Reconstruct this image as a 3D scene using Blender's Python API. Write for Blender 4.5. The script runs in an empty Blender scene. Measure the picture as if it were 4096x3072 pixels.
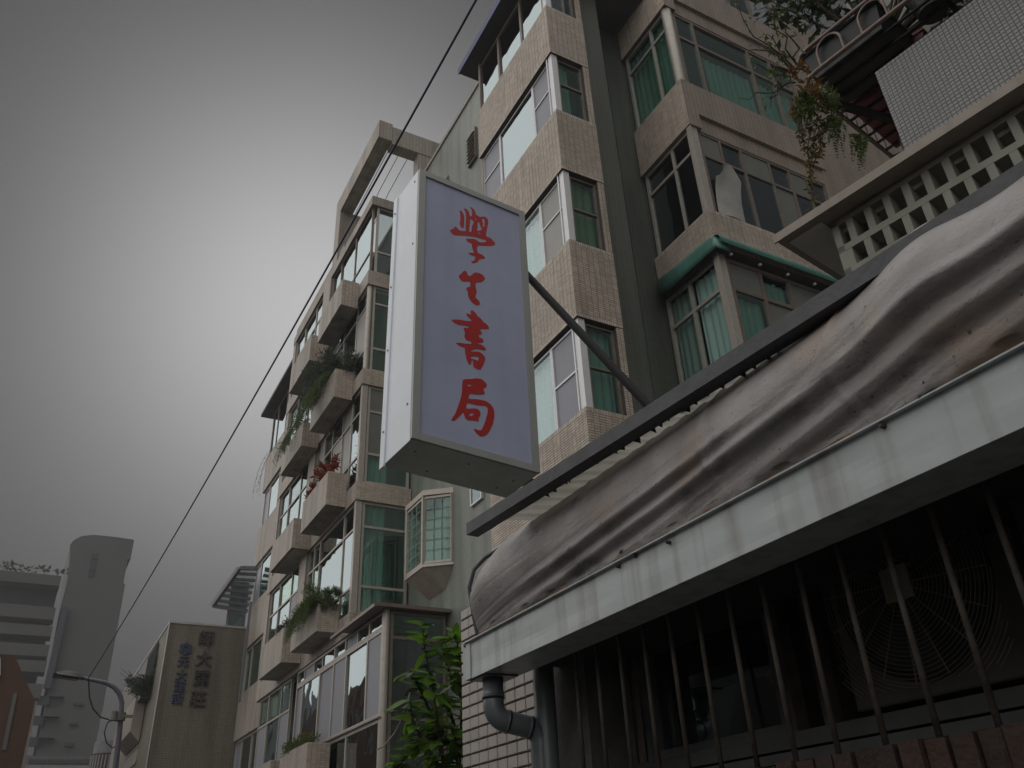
import bpy, bmesh, math, random
from mathutils import Vector, Matrix
random.seed(7)
C = bpy.context.scene
# ---------------------------------------------------------------- camera
F = 3330.25                                  # focal length in pixels of a 4096 px wide frame
W = ((0.8801, 0.2069, 0.4273), (-0.4720, 0.4633, 0.7501), (-0.0429, -0.8620, 0.5052))
W = Matrix(W)
def _ortho(m):
    a, b, c = [Vector(m.col[i]) for i in range(3)]
    a.normalize(); b = (b - a * a.dot(b)).normalized(); c = a.cross(b)
    return Matrix((a, b, c)).transposed()
W = _ortho(W)
CZ = 1.6
cam = bpy.data.cameras.new('camera'); co = bpy.data.objects.new('camera', cam)
C.collection.objects.link(co); C.camera = co
cam.sensor_width = 36; cam.lens = F / 4096 * 36; cam.clip_start = 0.05; cam.clip_end = 2000
r, u, f = W.col[0], -W.col[1], W.col[2]
co.matrix_world = Matrix(((r[0], u[0], -f[0], 0), (r[1], u[1], -f[1], 0), (r[2], u[2], -f[2], CZ), (0, 0, 0, 1)))
# ---------------------------------------------------------------- sky, sun, exposure
w = bpy.data.worlds.new('World'); C.world = w; w.use_nodes = True
nt = w.node_tree; N = nt.nodes; N.clear()
def nd(t, nt_, **k):
    n = nt_.nodes.new(t)
    for a, b in k.items(): setattr(n, a, b)
    return n
out = nd('ShaderNodeOutputWorld', nt); bg = nd('ShaderNodeBackground', nt)
tc = nd('ShaderNodeTexCoord', nt)
dot = nd('ShaderNodeVectorMath', nt, operation='DOT_PRODUCT')
a0, e0 = math.radians(14), math.radians(35)
dot.inputs[1].default_value = (math.sin(a0) * math.cos(e0), math.cos(a0) * math.cos(e0), math.sin(e0))
nt.links.new(tc.outputs['Generated'], dot.inputs[0])
def mth(op, a, b=None):
    n = nd('ShaderNodeMath', nt, operation=op)
    for i, v in enumerate((a, b)):
        if v is None: continue
        if isinstance(v, (int, float)): n.inputs[i].default_value = v
        else: nt.links.new(v, n.inputs[i])
    return n.outputs[0]
th = mth('ARCCOSINE', dot.outputs['Value'])
q = mth('DIVIDE', th, math.radians(15)); q = mth('MULTIPLY', q, q); q = mth('MULTIPLY', q, -1.0)
g = mth('EXPONENT', q); g = mth('MULTIPLY', g, 0.29); lum = mth('ADD', g, 0.034)
sky = nd('ShaderNodeTexSky', nt, sky_type='NISHITA'); sky.sun_disc = False
sky.sun_elevation = math.radians(42); sky.sun_rotation = math.radians(-80); sky.air_density = 2; sky.dust_density = 6
hs = nd('ShaderNodeHueSaturation', nt); hs.inputs['Saturation'].default_value = 0.10; hs.inputs['Value'].default_value = 0.012
nt.links.new(sky.outputs[0], hs.inputs['Color'])
cl = nd('ShaderNodeCombineColor', nt)
for i, k in enumerate((0.985, 0.985, 1.0)): nt.links.new(mth('MULTIPLY', lum, k), cl.inputs[i])
no = nd('ShaderNodeTexNoise', nt); no.inputs['Scale'].default_value = 1.6; no.inputs['Detail'].default_value = 3
nt.links.new(tc.outputs['Generated'], no.inputs['Vector'])
var = mth('ADD', mth('MULTIPLY', no.outputs['Fac'], 0.14), 0.93)
mx = nd('ShaderNodeMix', nt, data_type='RGBA'); mx.inputs[0].default_value = 0.12
nt.links.new(cl.outputs[0], mx.inputs[6]); nt.links.new(hs.outputs[0], mx.inputs[7])
mv = nd('ShaderNodeVectorMath', nt, operation='SCALE'); nt.links.new(mx.outputs[2], mv.inputs[0]); nt.links.new(var, mv.inputs['Scale'])
nt.links.new(mv.outputs[0], bg.inputs[0]); bg.inputs[1].default_value = 1.0
nt.links.new(bg.outputs[0], out.inputs[0])
sl = bpy.data.lights.new('sun', 'SUN'); so = bpy.data.objects.new('sun', sl); C.collection.objects.link(so)
sl.energy = 1.5; sl.angle = math.radians(140); sl.color = (1.0, 0.98, 0.95)
az, el = math.radians(-88), math.radians(45)
dv = Vector((math.sin(az) * math.cos(el), math.cos(az) * math.cos(el), math.sin(el)))
so.rotation_euler = dv.to_track_quat('Z', 'Y').to_euler(); so.location = (-20, 5, 40)
C.view_settings.view_transform = 'Standard'; C.view_settings.look = 'None'
C.view_settings.exposure = 0.8; C.view_settings.gamma = 1; C.view_settings.use_curve_mapping = False
C.render.engine = 'CYCLES'; C.cycles.caustics_reflective = False; C.cycles.caustics_refractive = False
C.cycles.transparent_max_bounces = 24

# ---------------------------------------------------------------- helpers
def ray(px, py): return W @ Vector((px - 2048, py - 1536, F))
def onX(px, py, X):
    d = ray(px, py); t = X / d[0]; return Vector((X, t * d[1], CZ + t * d[2]))
def onY(px, py, Y):
    d = ray(px, py); t = Y / d[1]; return Vector((t * d[0], Y, CZ + t * d[2]))
def onZ(px, py, Z):
    d = ray(px, py); t = (Z - CZ) / d[2]; return Vector((t * d[0], t * d[1], Z))
def dep(px, py, t): return ray(px, py).normalized() * t + Vector((0, 0, CZ))
CAMP = Vector((0, 0, CZ)); WT = W.transposed()
def proj(p):
    c = WT @ (Vector(p) - CAMP)
    if c[2] <= 0.05: return None
    return (2048 + F * c[0] / c[2], 1536 + F * c[1] / c[2], c[2])

class MB:
    def __init__(s): s.v = []; s.f = []; s.sm = False
    def add(s, vs, fs):
        n = len(s.v); s.v += [tuple(x) for x in vs]; s.f += [tuple(n + i for i in q) for q in fs]
    def hexa(s, p):      # 8 points: bottom 4 ccw, top 4
        s.add(p, [(0, 3, 2, 1), (4, 5, 6, 7), (0, 1, 5, 4), (1, 2, 6, 5), (2, 3, 7, 6), (3, 0, 4, 7)])
    def box(s, x0, x1, y0, y1, z0, z1):
        x0, x1 = sorted((x0, x1)); y0, y1 = sorted((y0, y1)); z0, z1 = sorted((z0, z1))
        s.hexa([(x0, y0, z0), (x1, y0, z0), (x1, y1, z0), (x0, y1, z0), (x0, y0, z1), (x1, y0, z1), (x1, y1, z1), (x0, y1, z1)])
    def obox(s, c, a, b, n):   # centre and three half axes
        c, a, b, n = map(Vector, (c, a, b, n))
        s.hexa([c - a - b - n, c + a - b - n, c + a + b - n, c - a + b - n, c - a - b + n, c + a - b + n, c + a + b + n, c - a + b + n])
    def bar(s, p, q_, w_, h_, up=(0, 0, 1)):
        p, q_ = Vector(p), Vector(q_); d = (q_ - p); L = d.length; d.normalize()
        sd = d.cross(Vector(up))
        if sd.length < 1e-4: sd = d.cross(Vector((1, 0, 0)))
        sd.normalize(); up2 = sd.cross(d)
        s.obox((p + q_) / 2, d * L / 2, sd * w_ / 2, up2 * h_ / 2)
    def tube(s, pts, r_, n=8, cap=True):
        pts = [Vector(p) for p in pts]; rings = []; prev = None
        rs = r_ if isinstance(r_, (list, tuple)) else [r_] * len(pts)
        for i, p in enumerate(pts):
            d = (pts[min(i + 1, len(pts) - 1)] - pts[max(i - 1, 0)]).normalized()
            if prev is None:
                a = d.cross(Vector((0, 0, 1)))
                if a.length < 1e-3: a = d.cross(Vector((1, 0, 0)))
            else: a = prev - d * prev.dot(d)
            a.normalize(); prev = a; b = d.cross(a)
            rings.append([p + a * rs[i] * math.cos(2 * math.pi * k / n) + b * rs[i] * math.sin(2 * math.pi * k / n) for k in range(n)])
        vs = [v for rg in rings for v in rg]; fs = []
        for i in range(len(rings) - 1):
            for k in range(n):
                fs.append((i * n + k, i * n + (k + 1) % n, (i + 1) * n + (k + 1) % n, (i + 1) * n + k))
        if cap: fs.append(tuple(range(n))[::-1]); fs.append(tuple((len(rings) - 1) * n + k for k in range(n)))
        s.add(vs, fs)
    def quad(s, a, b, c, d): s.add([a, b, c, d], [(0, 1, 2, 3)])
    def prism(s, poly, ex):   # polygon of 3d points, extrusion vector
        n = len(poly); ex = Vector(ex); P = [Vector(p) for p in poly]
        s.add(P + [p + ex for p in P], [tuple(range(n))[::-1], tuple(range(n, 2 * n))] + [(i, (i + 1) % n, n + (i + 1) % n, n + i) for i in range(n)])

WL = {}     # world location of every object made here
def _mesh(name, mb, mat, smooth=False, recenter=True):
    if not mb.v: return None, Vector()
    if recenter:
        lo = [min(v[i] for v in mb.v) for i in range(3)]; hi = [max(v[i] for v in mb.v) for i in range(3)]
        c = Vector(((lo[0] + hi[0]) / 2, (lo[1] + hi[1]) / 2, lo[2]))
    else: c = Vector((0, 0, 0))
    me = bpy.data.meshes.new(name)
    me.from_pydata([tuple(Vector(v) - c) for v in mb.v], [], mb.f)
    bm = bmesh.new(); bm.from_mesh(me); bmesh.ops.recalc_face_normals(bm, faces=bm.faces); bm.to_mesh(me); bm.free()
    if mat: me.materials.append(mat)
    if smooth:
        for p in me.polygons: p.use_smooth = True
    return me, c
def put(name, me, loc, parent=None, rot=None):
    o = bpy.data.objects.new(name, me); C.collection.objects.link(o)
    loc = Vector(loc)
    if parent is not None: o.parent = parent; o.location = loc - WL[parent.name]
    else: o.location = loc
    if rot is not None: o.rotation_euler = rot
    WL[o.name] = loc
    return o
def build(name, mb, mat, parent=None, smooth=False, bevel=0.0, flat=False):
    me, c = _mesh(name, mb, mat, smooth)
    if me is None: return None
    o = put(name, me, c, parent)
    if bevel:
        b = o.modifiers.new('bevel', 'BEVEL'); b.width = bevel; b.segments = 2; b.limit_method = 'ANGLE'
    if smooth:
        try:
            b = o.modifiers.new('wn', 'WEIGHTED_NORMAL')
        except Exception: pass
    return o
def tag(o, label=None, cat=None, group=None, kind=None):
    if label: o['label'] = label
    if cat: o['category'] = cat
    if group: o['group'] = group
    if kind: o['kind'] = kind
    return o
def thing(name, loc, label, cat, group=None):
    o = put(name, None, loc); o.empty_display_size = 0.2
    return tag(o, label, cat, group)

# ---------------------------------------------------------------- materials
def link(nt_, a, b): nt_.links.new(a, b)
def mat(name, col, rough=0.8, var=0.15, scale=3.0, bump=0.0, bscale=60, metal=0.0, streak=0.0, dirt=0.0, dcol=(0.05, 0.045, 0.04), rnd=0.0, spec=0.5, vec=(1, 1, 1), ss=(6, 6, .35)):
    m = bpy.data.materials.new(name); m.use_nodes = True; t = m.node_tree; p = t.nodes['Principled BSDF']
    p.inputs['Roughness'].default_value = rough; p.inputs['Metallic'].default_value = metal
    p.inputs['Specular IOR Level'].default_value = spec
    tc = nd('ShaderNodeTexCoord', t); geo = nd('ShaderNodeNewGeometry', t)
    src = geo.outputs['Position']
    mp = nd('ShaderNodeMapping', t); mp.inputs['Scale'].default_value = vec; link(t, src, mp.inputs[0])
    n1 = nd('ShaderNodeTexNoise', t); n1.inputs['Scale'].default_value = scale; n1.inputs['Detail'].default_value = 8; n1.inputs['Roughness'].default_value = 0.65
    link(t, mp.outputs[0], n1.inputs['Vector'])
    rp = nd('ShaderNodeMapRange', t); rp.inputs[1].default_value = 0.3; rp.inputs[2].default_value = 0.7
    rp.inputs[3].default_value = 1 - var; rp.inputs[4].default_value = 1 + var; link(t, n1.outputs['Fac'], rp.inputs[0])
    sc = nd('ShaderNodeVectorMath', t, operation='SCALE'); sc.inputs[0].default_value = col; link(t, rp.outputs[0], sc.inputs['Scale'])
    cur = sc.outputs[0]
    if rnd:
        oi = nd('ShaderNodeObjectInfo', t)
        ad = nd('ShaderNodeMath', t, operation='ADD'); link(t, oi.outputs['Random'], ad.inputs[0]); link(t, geo.outputs['Random Per Island'], ad.inputs[1])
        fr = nd('ShaderNodeMath', t, operation='FRACT'); link(t, ad.outputs[0], fr.inputs[0])
        r2 = nd('ShaderNodeMapRange', t); r2.inputs[3].default_value = 1 - rnd; r2.inputs[4].default_value = 1 + rnd; link(t, fr.outputs[0], r2.inputs[0])
        s2 = nd('ShaderNodeVectorMath', t, operation='SCALE'); link(t, cur, s2.inputs[0]); link(t, r2.outputs[0], s2.inputs['Scale']); cur = s2.outputs[0]
    if streak or dirt:
        m2 = nd('ShaderNodeMapping', t); m2.inputs['Scale'].default_value = ss if streak else (1, 1, 1); link(t, src, m2.inputs[0])
        n2 = nd('ShaderNodeTexNoise', t); n2.inputs['Scale'].default_value = 1.2; n2.inputs['Detail'].default_value = 6; link(t, m2.outputs[0], n2.inputs['Vector'])
        r3 = nd('ShaderNodeMapRange', t); r3.inputs[1].default_value = 0.5; r3.inputs[2].default_value = 0.78; r3.inputs[4].default_value = streak or dirt; link(t, n2.outputs['Fac'], r3.inputs[0])
        mx_ = nd('ShaderNodeMix', t, data_type='RGBA'); link(t, r3.outputs[0], mx_.inputs[0]); link(t, cur, mx_.inputs[6]); mx_.inputs[7].default_value = (*dcol, 1); cur = mx_.outputs[2]
    link(t, cur, p.inputs['Base Color'])
    if bump:
        n3 = nd('ShaderNodeTexNoise', t); n3.inputs['Scale'].default_value = bscale; n3.inputs['Detail'].default_value = 5; link(t, src, n3.inputs['Vector'])
        b = nd('ShaderNodeBump', t); b.inputs['Strength'].default_value = bump; b.inputs['Distance'].default_value = 0.01; link(t, n3.outputs['Fac'], b.inputs['Height']); link(t, b.outputs[0], p.inputs['Normal'])
    return m
def brickmat(name, col, mortar, bw, bh, axis, rough=0.7, dirt=0.25, gap=0.006, off=0.0, dcol=(0.07, 0.06, 0.05)):
    m = bpy.data.materials.new(name); m.use_nodes = True; t = m.node_tree; p = t.nodes['Principled BSDF']
    p.inputs['Roughness'].default_value = rough
    geo = nd('ShaderNodeNewGeometry', t); sx = nd('ShaderNodeSeparateXYZ', t); link(t, geo.outputs['Position'], sx.inputs[0])
    cx = nd('ShaderNodeCombineXYZ', t)
    if axis == 'XY':   # choose x or y from the normal so one material serves both faces
        nx = nd('ShaderNodeSeparateXYZ', t); link(t, geo.outputs['Normal'], nx.inputs[0])
        ab = nd('ShaderNodeMath', t, operation='ABSOLUTE'); link(t, nx.outputs[0], ab.inputs[0])
        gt = nd('ShaderNodeMath', t, operation='GREATER_THAN'); link(t, ab.outputs[0], gt.inputs[0]); gt.inputs[1].default_value = 0.7
        mm = nd('ShaderNodeMix', t, data_type='FLOAT'); link(t, gt.outputs[0], mm.inputs[0]); link(t, sx.outputs[0], mm.inputs[2]); link(t, sx.outputs[1], mm.inputs[3])
        link(t, mm.outputs[0], cx.inputs[0])
    else: link(t, sx.outputs['XY'.index(axis)], cx.inputs[0])
    link(t, sx.outputs[2], cx.inputs[1])
    br = nd('ShaderNodeTexBrick', t, offset=off, squash=1.0); link(t, cx.outputs[0], br.inputs['Vector'])
    br.inputs['Scale'].default_value = 1; br.inputs['Brick Width'].default_value = bw; br.inputs['Row Height'].default_value = bh
    br.inputs['Mortar Size'].default_value = gap; br.inputs['Mortar Smooth'].default_value = 0.1; br.inputs['Bias'].default_value = 0
    br.inputs['Color1'].default_value = (*[c * 1.07 for c in col], 1); br.inputs['Color2'].default_value = (*[c * 0.90 for c in col], 1); br.inputs['Mortar'].default_value = (*mortar, 1)
    m2 = nd('ShaderNodeMapping', t); m2.inputs['Scale'].default_value = (3, 3, 0.3); link(t, geo.outputs['Position'], m2.inputs[0])
    n2 = nd('ShaderNodeTexNoise', t); n2.inputs['Scale'].default_value = 1; n2.inputs['Detail'].default_value = 7; link(t, m2.outputs[0], n2.inputs['Vector'])
    r3 = nd('ShaderNodeMapRange', t); r3.inputs[1].default_value = 0.42; r3.inputs[2].default_value = 0.8; r3.inputs[4].default_value = dirt * 1.6; link(t, n2.outputs['Fac'], r3.inputs[0])
    mx_ = nd('ShaderNodeMix', t, data_type='RGBA'); link(t, r3.outputs[0], mx_.inputs[0]); link(t, br.outputs[0], mx_.inputs[6]); mx_.inputs[7].default_value = (*dcol, 1)
    link(t, mx_.outputs[2], p.inputs['Base Color'])
    b = nd('ShaderNodeBump', t, invert=True); b.inputs['Strength'].default_value = 0.5; b.inputs['Distance'].default_value = 0.004; link(t, br.outputs['Fac'], b.inputs['Height']); link(t, b.outputs[0], p.inputs['Normal'])
    return m
def panemat(name, tint, refl, rtint=(0.8, 0.88, 0.9), rough=0.02, wav=0.0):
    m = bpy.data.materials.new(name); m.use_nodes = True; t = m.node_tree; t.nodes.clear()
    o = nd('ShaderNodeOutputMaterial', t); tr = nd('ShaderNodeBsdfTransparent', t); gl = nd('ShaderNodeBsdfGlossy', t)
    tr.inputs[0].default_value = (*tint, 1); gl.inputs[0].default_value = (*rtint, 1); gl.inputs['Roughness'].default_value = rough
    lw0 = nd('ShaderNodeLayerWeight', t); lw0.inputs[0].default_value = .5; lw = nd('ShaderNodeMath', t, operation='POWER'); link(t, lw0.outputs['Facing'], lw.inputs[0]); lw.inputs[1].default_value = 4.0
    mr = nd('ShaderNodeMapRange', t); mr.inputs[3].default_value = refl; mr.inputs[4].default_value = 1.0; link(t, lw.outputs[0], mr.inputs[0])
    ms = nd('ShaderNodeMixShader', t); link(t, mr.outputs[0], ms.inputs[0]); link(t, tr.outputs[0], ms.inputs[1]); link(t, gl.outputs[0], ms.inputs[2])
    geo = nd('ShaderNodeNewGeometry', t); n3 = nd('ShaderNodeTexNoise', t); n3.inputs['Scale'].default_value = 0.8; link(t, geo.outputs['Position'], n3.inputs['Vector'])
    b = nd('ShaderNodeBump', t); b.inputs['Strength'].default_value = 0.22; b.inputs['Distance'].default_value = 0.1; link(t, n3.outputs['Fac'], b.inputs['Height']); link(t, b.outputs[0], gl.inputs['Normal'])
    link(t, ms.outputs[0], o.inputs[0]); return m

TILE = mat('beige_tile', (0.47, 0.40, 0.33), 0.5, 0.16, 1.2, rnd=0.15, streak=0.5, dcol=(0.17, 0.135, 0.105), ss=(13, 13, .7))
GROUT = mat('tile_grout', (0.075, 0.062, 0.055), 0.9)
BT = brickmat('beige_tile_far', (0.40, 0.352, 0.30), (0.20, 0.17, 0.145), 0.105, 0.0425, 'XY', 0.6, 0.48, dcol=(.11, .09, .07))
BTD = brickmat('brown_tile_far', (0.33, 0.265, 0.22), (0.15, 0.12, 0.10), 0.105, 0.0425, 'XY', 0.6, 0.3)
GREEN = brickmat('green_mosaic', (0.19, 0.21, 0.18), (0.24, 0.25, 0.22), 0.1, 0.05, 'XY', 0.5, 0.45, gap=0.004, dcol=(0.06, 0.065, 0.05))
GREEN_SHADE = brickmat('shaded_green_mosaic', (0.075, 0.085, 0.065), (0.12, 0.13, 0.11), 0.1, 0.05, 'XY', 0.55, 0.45, gap=0.004, dcol=(0.03, 0.032, 0.025))  # darker copy of the green mosaic, shade put into the colour
RENDER = mat('beige_render', (0.33, 0.29, 0.25), 0.85, 0.12, 2.0, 0.15, 90, streak=0.4, dcol=(0.13, 0.10, 0.08))
SOFFIT = mat('soffit', (0.22, 0.185, 0.155), 0.9, 0.2, 2.5, 0.1)
ALU = mat('aluminium_frame', (0.42, 0.385, 0.34), 0.45, 0.12, 9, metal=0.25, streak=0.2, dcol=(0.2, 0.14, 0.10))
ALUW = mat('pale_aluminium', (0.66, 0.66, 0.67), 0.4, 0.06, 6, metal=0.15, streak=0.12, dcol=(0.35, 0.33, 0.30))
BRZ = mat('bronze_frame', (0.20, 0.16, 0.135), 0.45, 0.2, 8, metal=0.3)
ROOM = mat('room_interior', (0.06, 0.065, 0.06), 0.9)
CURB = mat('pale_teal_curtain', (0.46, 0.60, 0.57), 0.9, 0.08, 3)
CURG = mat('green_curtain', (0.235, 0.325, 0.29), 0.9, 0.08, 3)
CURP = mat('pale_curtain', (0.74, 0.80, 0.80), 0.9, 0.06, 3)
CURO = mat('olive_curtain', (0.22, 0.26, 0.15), 0.9, 0.12, 3)
PSKY = panemat('sky_glass', (0.60, 0.70, 0.68), 0.72, (0.53, 0.60, 0.62))
PTEAL = panemat('teal_glass', (0.78, 0.90, 0.86), 0.10, (0.8, 0.95, 0.92))
PHALF = panemat('half_glass', (0.88, 0.94, 0.93), 0.14, (0.7, 0.78, 0.8))
PCLR = panemat('clear_glass', (0.93, 0.97, 0.96), 0.07, (0.7, 0.8, 0.82))
PDARK = panemat('dark_glass', (0.50, 0.56, 0.55), 0.16, (0.75, 0.85, 0.88))
SCRN = mat('purple_screen', (0.215, 0.22, 0.255), 0.5, 0.04, 5, spec=0.6)
FROST = mat('frosted_grey', (0.27, 0.27, 0.25), 0.5, 0.06, 3, spec=0.6)
FROSTD = mat('frosted_dim', (0.14, 0.15, 0.13), 0.5, 0.10, 3, spec=0.6)

# ---------------------------------------------------------------- tiles
_tm = {}
def tile_mesh(w_, h_, t_, m):
    k = (round(w_, 4), round(h_, 4), t_, m.name)
    if k not in _tm:
        mb = MB(); a, b = w_ / 2, h_ / 2; e = min(0.003, h_ * 0.12)
        mb.add([(-a, -b, 0), (a, -b, 0), (a, b, 0), (-a, b, 0), (-a + e, -b + e, t_), (a - e, -b + e, t_), (a - e, b - e, t_), (-a + e, b - e, t_)],
               [(4, 5, 6, 7), (0, 1, 5, 4), (1, 2, 6, 5), (2, 3, 7, 6), (3, 0, 4, 7)])
        me = bpy.data.meshes.new('tile'); me.from_pydata(mb.v, [], mb.f); me.materials.append(m); _tm[k] = me
    return _tm[k]
class Tiler:
    """collects tiles of one thing; the 300 largest in view become objects, the rest one part"""
    def __init__(s, parent, m, name='tile', limit=300, t=0.004): s.p = parent; s.m = m; s.t = []; s.n = name; s.limit = limit; s.th = t
    def face(s, o, ud, vd, w_, h_, tw, th, gap=0.007, jit=0.0, soldier=False):
        o, ud, vd = Vector(o), Vector(ud).normalized(), Vector(vd).normalized()
        rows = []
        z = 0
        if soldier:
            rows.append((0, th * 1.9, th * 1.0)); z = th * 1.9; top = h_ - th * 1.9
        else: top = h_
        n = max(1, int(round((top - z) / th))); hh = (top - z) / n
        for i in range(n): rows.append((z + i * hh, hh, tw))
        if soldier: rows.append((top, th * 1.9, th * 1.0))
        for (v0, hh, tww) in rows:
            k = max(1, int(round(w_ / tww))); ww = w_ / k
            for j in range(k):
                if jit and random.random() < 0.004: continue
                s.t.append((o + ud * (j + 0.5) * ww + vd * (v0 + hh / 2), ud, vd, ww - gap, hh - gap))
    def flush(s):
        sc = []
        for i, (c, ud, vd, w_, h_) in enumerate(s.t):
            pr = proj(c)
            if pr is None or not (-20 < pr[0] < 4116 and -20 < pr[1] < 3092): sc.append((-1, i)); continue
            n = ud.cross(vd); fac = abs((CAMP - c).normalized().dot(n))
            sc.append((w_ * h_ * fac / pr[2] ** 2, i))
        sc.sort(reverse=True)
        big = [i for a, i in sc[:s.limit] if a > 0]; bs = set(big)
        for i in big:
            c, ud, vd, w_, h_ = s.t[i]; n = ud.cross(vd)
            me = tile_mesh(w_, h_, s.th, s.m)
            o = put(s.n, me, c, s.p)
            o.rotation_euler = Matrix((ud, vd, n)).transposed().to_euler()
        mb = MB()
        for i, (c, ud, vd, w_, h_) in enumerate(s.t):
            if i in bs: continue
            n = ud.cross(vd) * s.th; a = ud * w_ / 2; b = vd * h_ / 2; e = 0.003
            a2 = ud * (w_ / 2 - e); b2 = vd * (h_ / 2 - e)
            mb.add([c - a - b, c + a - b, c + a + b, c - a + b, c - a2 - b2 + n, c + a2 - b2 + n, c + a2 + b2 + n, c - a2 + b2 + n],
                   [(4, 5, 6, 7), (0, 1, 5, 4), (1, 2, 6, 5), (2, 3, 7, 6), (3, 0, 4, 7)])
        if mb.v:
            me = bpy.data.meshes.new(s.n); o0 = WL[s.p.name]
            me.from_pydata([tuple(Vector(v) - o0) for v in mb.v], [], mb.f); me.materials.append(s.m)
            o = put(s.n, me, o0, s.p); tag(o, kind='stuff')

# ---------------------------------------------------------------- windows
def P3(pl, c, u, z, d):  # plane 'X' faces -X (u = y), 'Y' faces -Y (u = x)
    return (c + d, u, z) if pl == 'X' else (u, c + d, z)
def wbox(mb, pl, c, u0, u1, z0, z1, d0, d1):
    if pl == 'X': mb.box(c + d0, c + d1, u0, u1, z0, z1)
    else: mb.box(u0, u1, c + d0, c + d1, z0, z1)
def curtain(win, pl, c, u0, u1, z0, z1, m, d=0.12, amp=0.025, pitch=0.16, gather=False):
    mb = MB(); n = max(8, int(abs(u1 - u0) / pitch * 8)); v = []
    ph = random.random() * 6
    for i in range(n + 1):
        t = i / n; uu = u0 + (u1 - u0) * t
        dd = d + amp * math.sin(2 * math.pi * uu / pitch + ph) + amp * 0.5 * math.sin(2 * math.pi * uu / (pitch * 2.7) + ph * 2)
        for zz, k in ((z0, 1.0), (z1, 0.6)):
            v.append(P3(pl, c, uu + (random.random() - .5) * 0.01, zz, d + (dd - d) * k))
    mb.add(v, [(2 * i, 2 * i + 2, 2 * i + 3, 2 * i + 1) for i in range(n)])
    return build('curtain', mb, m, win, smooth=True)
def window(bld, pl, c, u0, u1, z0, z1, us=(), zs=(), fm=None, pane=None, cells=None, fw=0.045, dp=0.07, curt=(), skip=(), cover=()):
    """framed window: us and zs are inner mullion and transom positions in metres"""
    mb = MB(); U = [u0] + sorted(us) + [u1]; Z = [z0] + sorted(zs) + [z1]
    h = fw / 2
    for i, uu in enumerate(U):
        a, b = (uu, uu + fw) if i == 0 else (uu - fw, uu) if i == len(U) - 1 else (uu - h, uu + h)
        wbox(mb, pl, c, a, b, z0, z1, 0, dp)
    for i, zz in enumerate(Z):
        a, b = (zz, zz + fw) if i == 0 else (zz - fw, zz) if i == len(Z) - 1 else (zz - h, zz + h)
        for j in range(len(U) - 1):
            if (i, j) in skip: continue
            wbox(mb, pl, c, U[j] + (fw if j == 0 else h), U[j + 1] - (fw if j == len(U) - 2 else h), a, b, 0.003, dp - 0.003)
    wn = build('window', mb, fm or ALU, bld)
    for j in range(len(U) - 1):
        for i in range(len(Z) - 1):
            pm = (cells or {}).get((j, i), pane or PSKY)
            if pm is None: continue
            p = MB(); g_ = 0.004; dd = dp * (0.35 + 0.22 * (j % 2))
            wbox(p, pl, c, U[j] + h + g_, U[j + 1] - h - g_, Z[i] + h + g_, Z[i + 1] - h - g_, dd, dd + 0.006)
            build('pane', p, pm, wn)
    for (a, b, zz0, zz1, m) in curt: curtain(wn, pl, c, a, b, zz0, zz1, m, d=dp + 0.07)
    return wn
# ================================================================ ground and street
g = MB(); g.add([(-250, -250, 0), (250, -250, 0), (250, 400, 0), (-250, 400, 0)], [(0, 1, 2, 3)])
ROAD = mat('asphalt', (0.05, 0.05, 0.052), 0.85, 0.2, 3, 0.3, 120)
tag(build('ground', g, mat('ground', (0.11, 0.108, 0.10), 0.9, 0.2, 0.6)), kind='structure')
g = MB(); g.add([(-7, -60, .004), (0.6, -60, .004), (0.6, 120, .004), (-7, 120, .004)], [(0, 1, 2, 3)])
tag(build('road', g, ROAD), kind='structure')

# ================================================================ T: block with white corner posts
TX, TY, TE = 6.13, 8.65, 11.72
T = thing('apartment_building', (TX, TY, 0), 'tall beige tiled apartment block with white corner posts, directly right of the hanging sign', 'apartment building')
tt = Tiler(T, TILE)
for z0, z1 in ((4.6, 7.35), (8.94, 10.47), (12.05, 13.53), (15.10, 16.52)):
    b = MB(); b.box(TX, TX + .2, TY, TE, z0, z1); b.box(TX + .201, 7.0, TY, TY + .2, z0, z1)
    build('spandrel', b, GROUT, T)
    tt.face((TX, TE, z0), (0, -1, 0), (0, 0, 1), TE - TY, z1 - z0, .105, .0425, soldier=True)
    tt.face((TX, TY, z0), (1, 0, 0), (0, 0, 1), 7.0 - TX, z1 - z0, .105, .0425, soldier=True)
b = MB(); b.box(6.86, 7.0, TY + .012, TY + .3, 4.0, 18.3); build('pilaster', b, GROUT, T)
for z0, z1 in ((7.35, 8.94), (10.47, 12.05), (13.53, 15.10), (16.52, 18.2)):
    tt.face((6.86, TY + .012, z0), (1, 0, 0), (0, 0, 1), .14, z1 - z0, .07, .0425)
tt.flush()
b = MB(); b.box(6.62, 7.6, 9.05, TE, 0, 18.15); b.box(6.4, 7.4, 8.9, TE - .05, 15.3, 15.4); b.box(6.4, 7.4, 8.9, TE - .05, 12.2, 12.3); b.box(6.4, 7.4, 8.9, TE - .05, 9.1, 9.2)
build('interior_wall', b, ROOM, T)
b = MB(); b.box(TX + .05, 6.6, TE - .05, TE, 4.6, 18.2); build('end_wall', b, RENDER, T)
for z0, z1 in ((7.35, 8.94), (10.47, 12.05), (13.53, 15.10), (16.52, 18.15)):
    b = MB(); b.box(6.165, 6.285, 8.685, 8.805, z0, z1); b.box(6.15, 6.165, 8.83, 8.86, z0, z1); build('corner_post', b, ALUW, T)
C_ = 6.2
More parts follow.
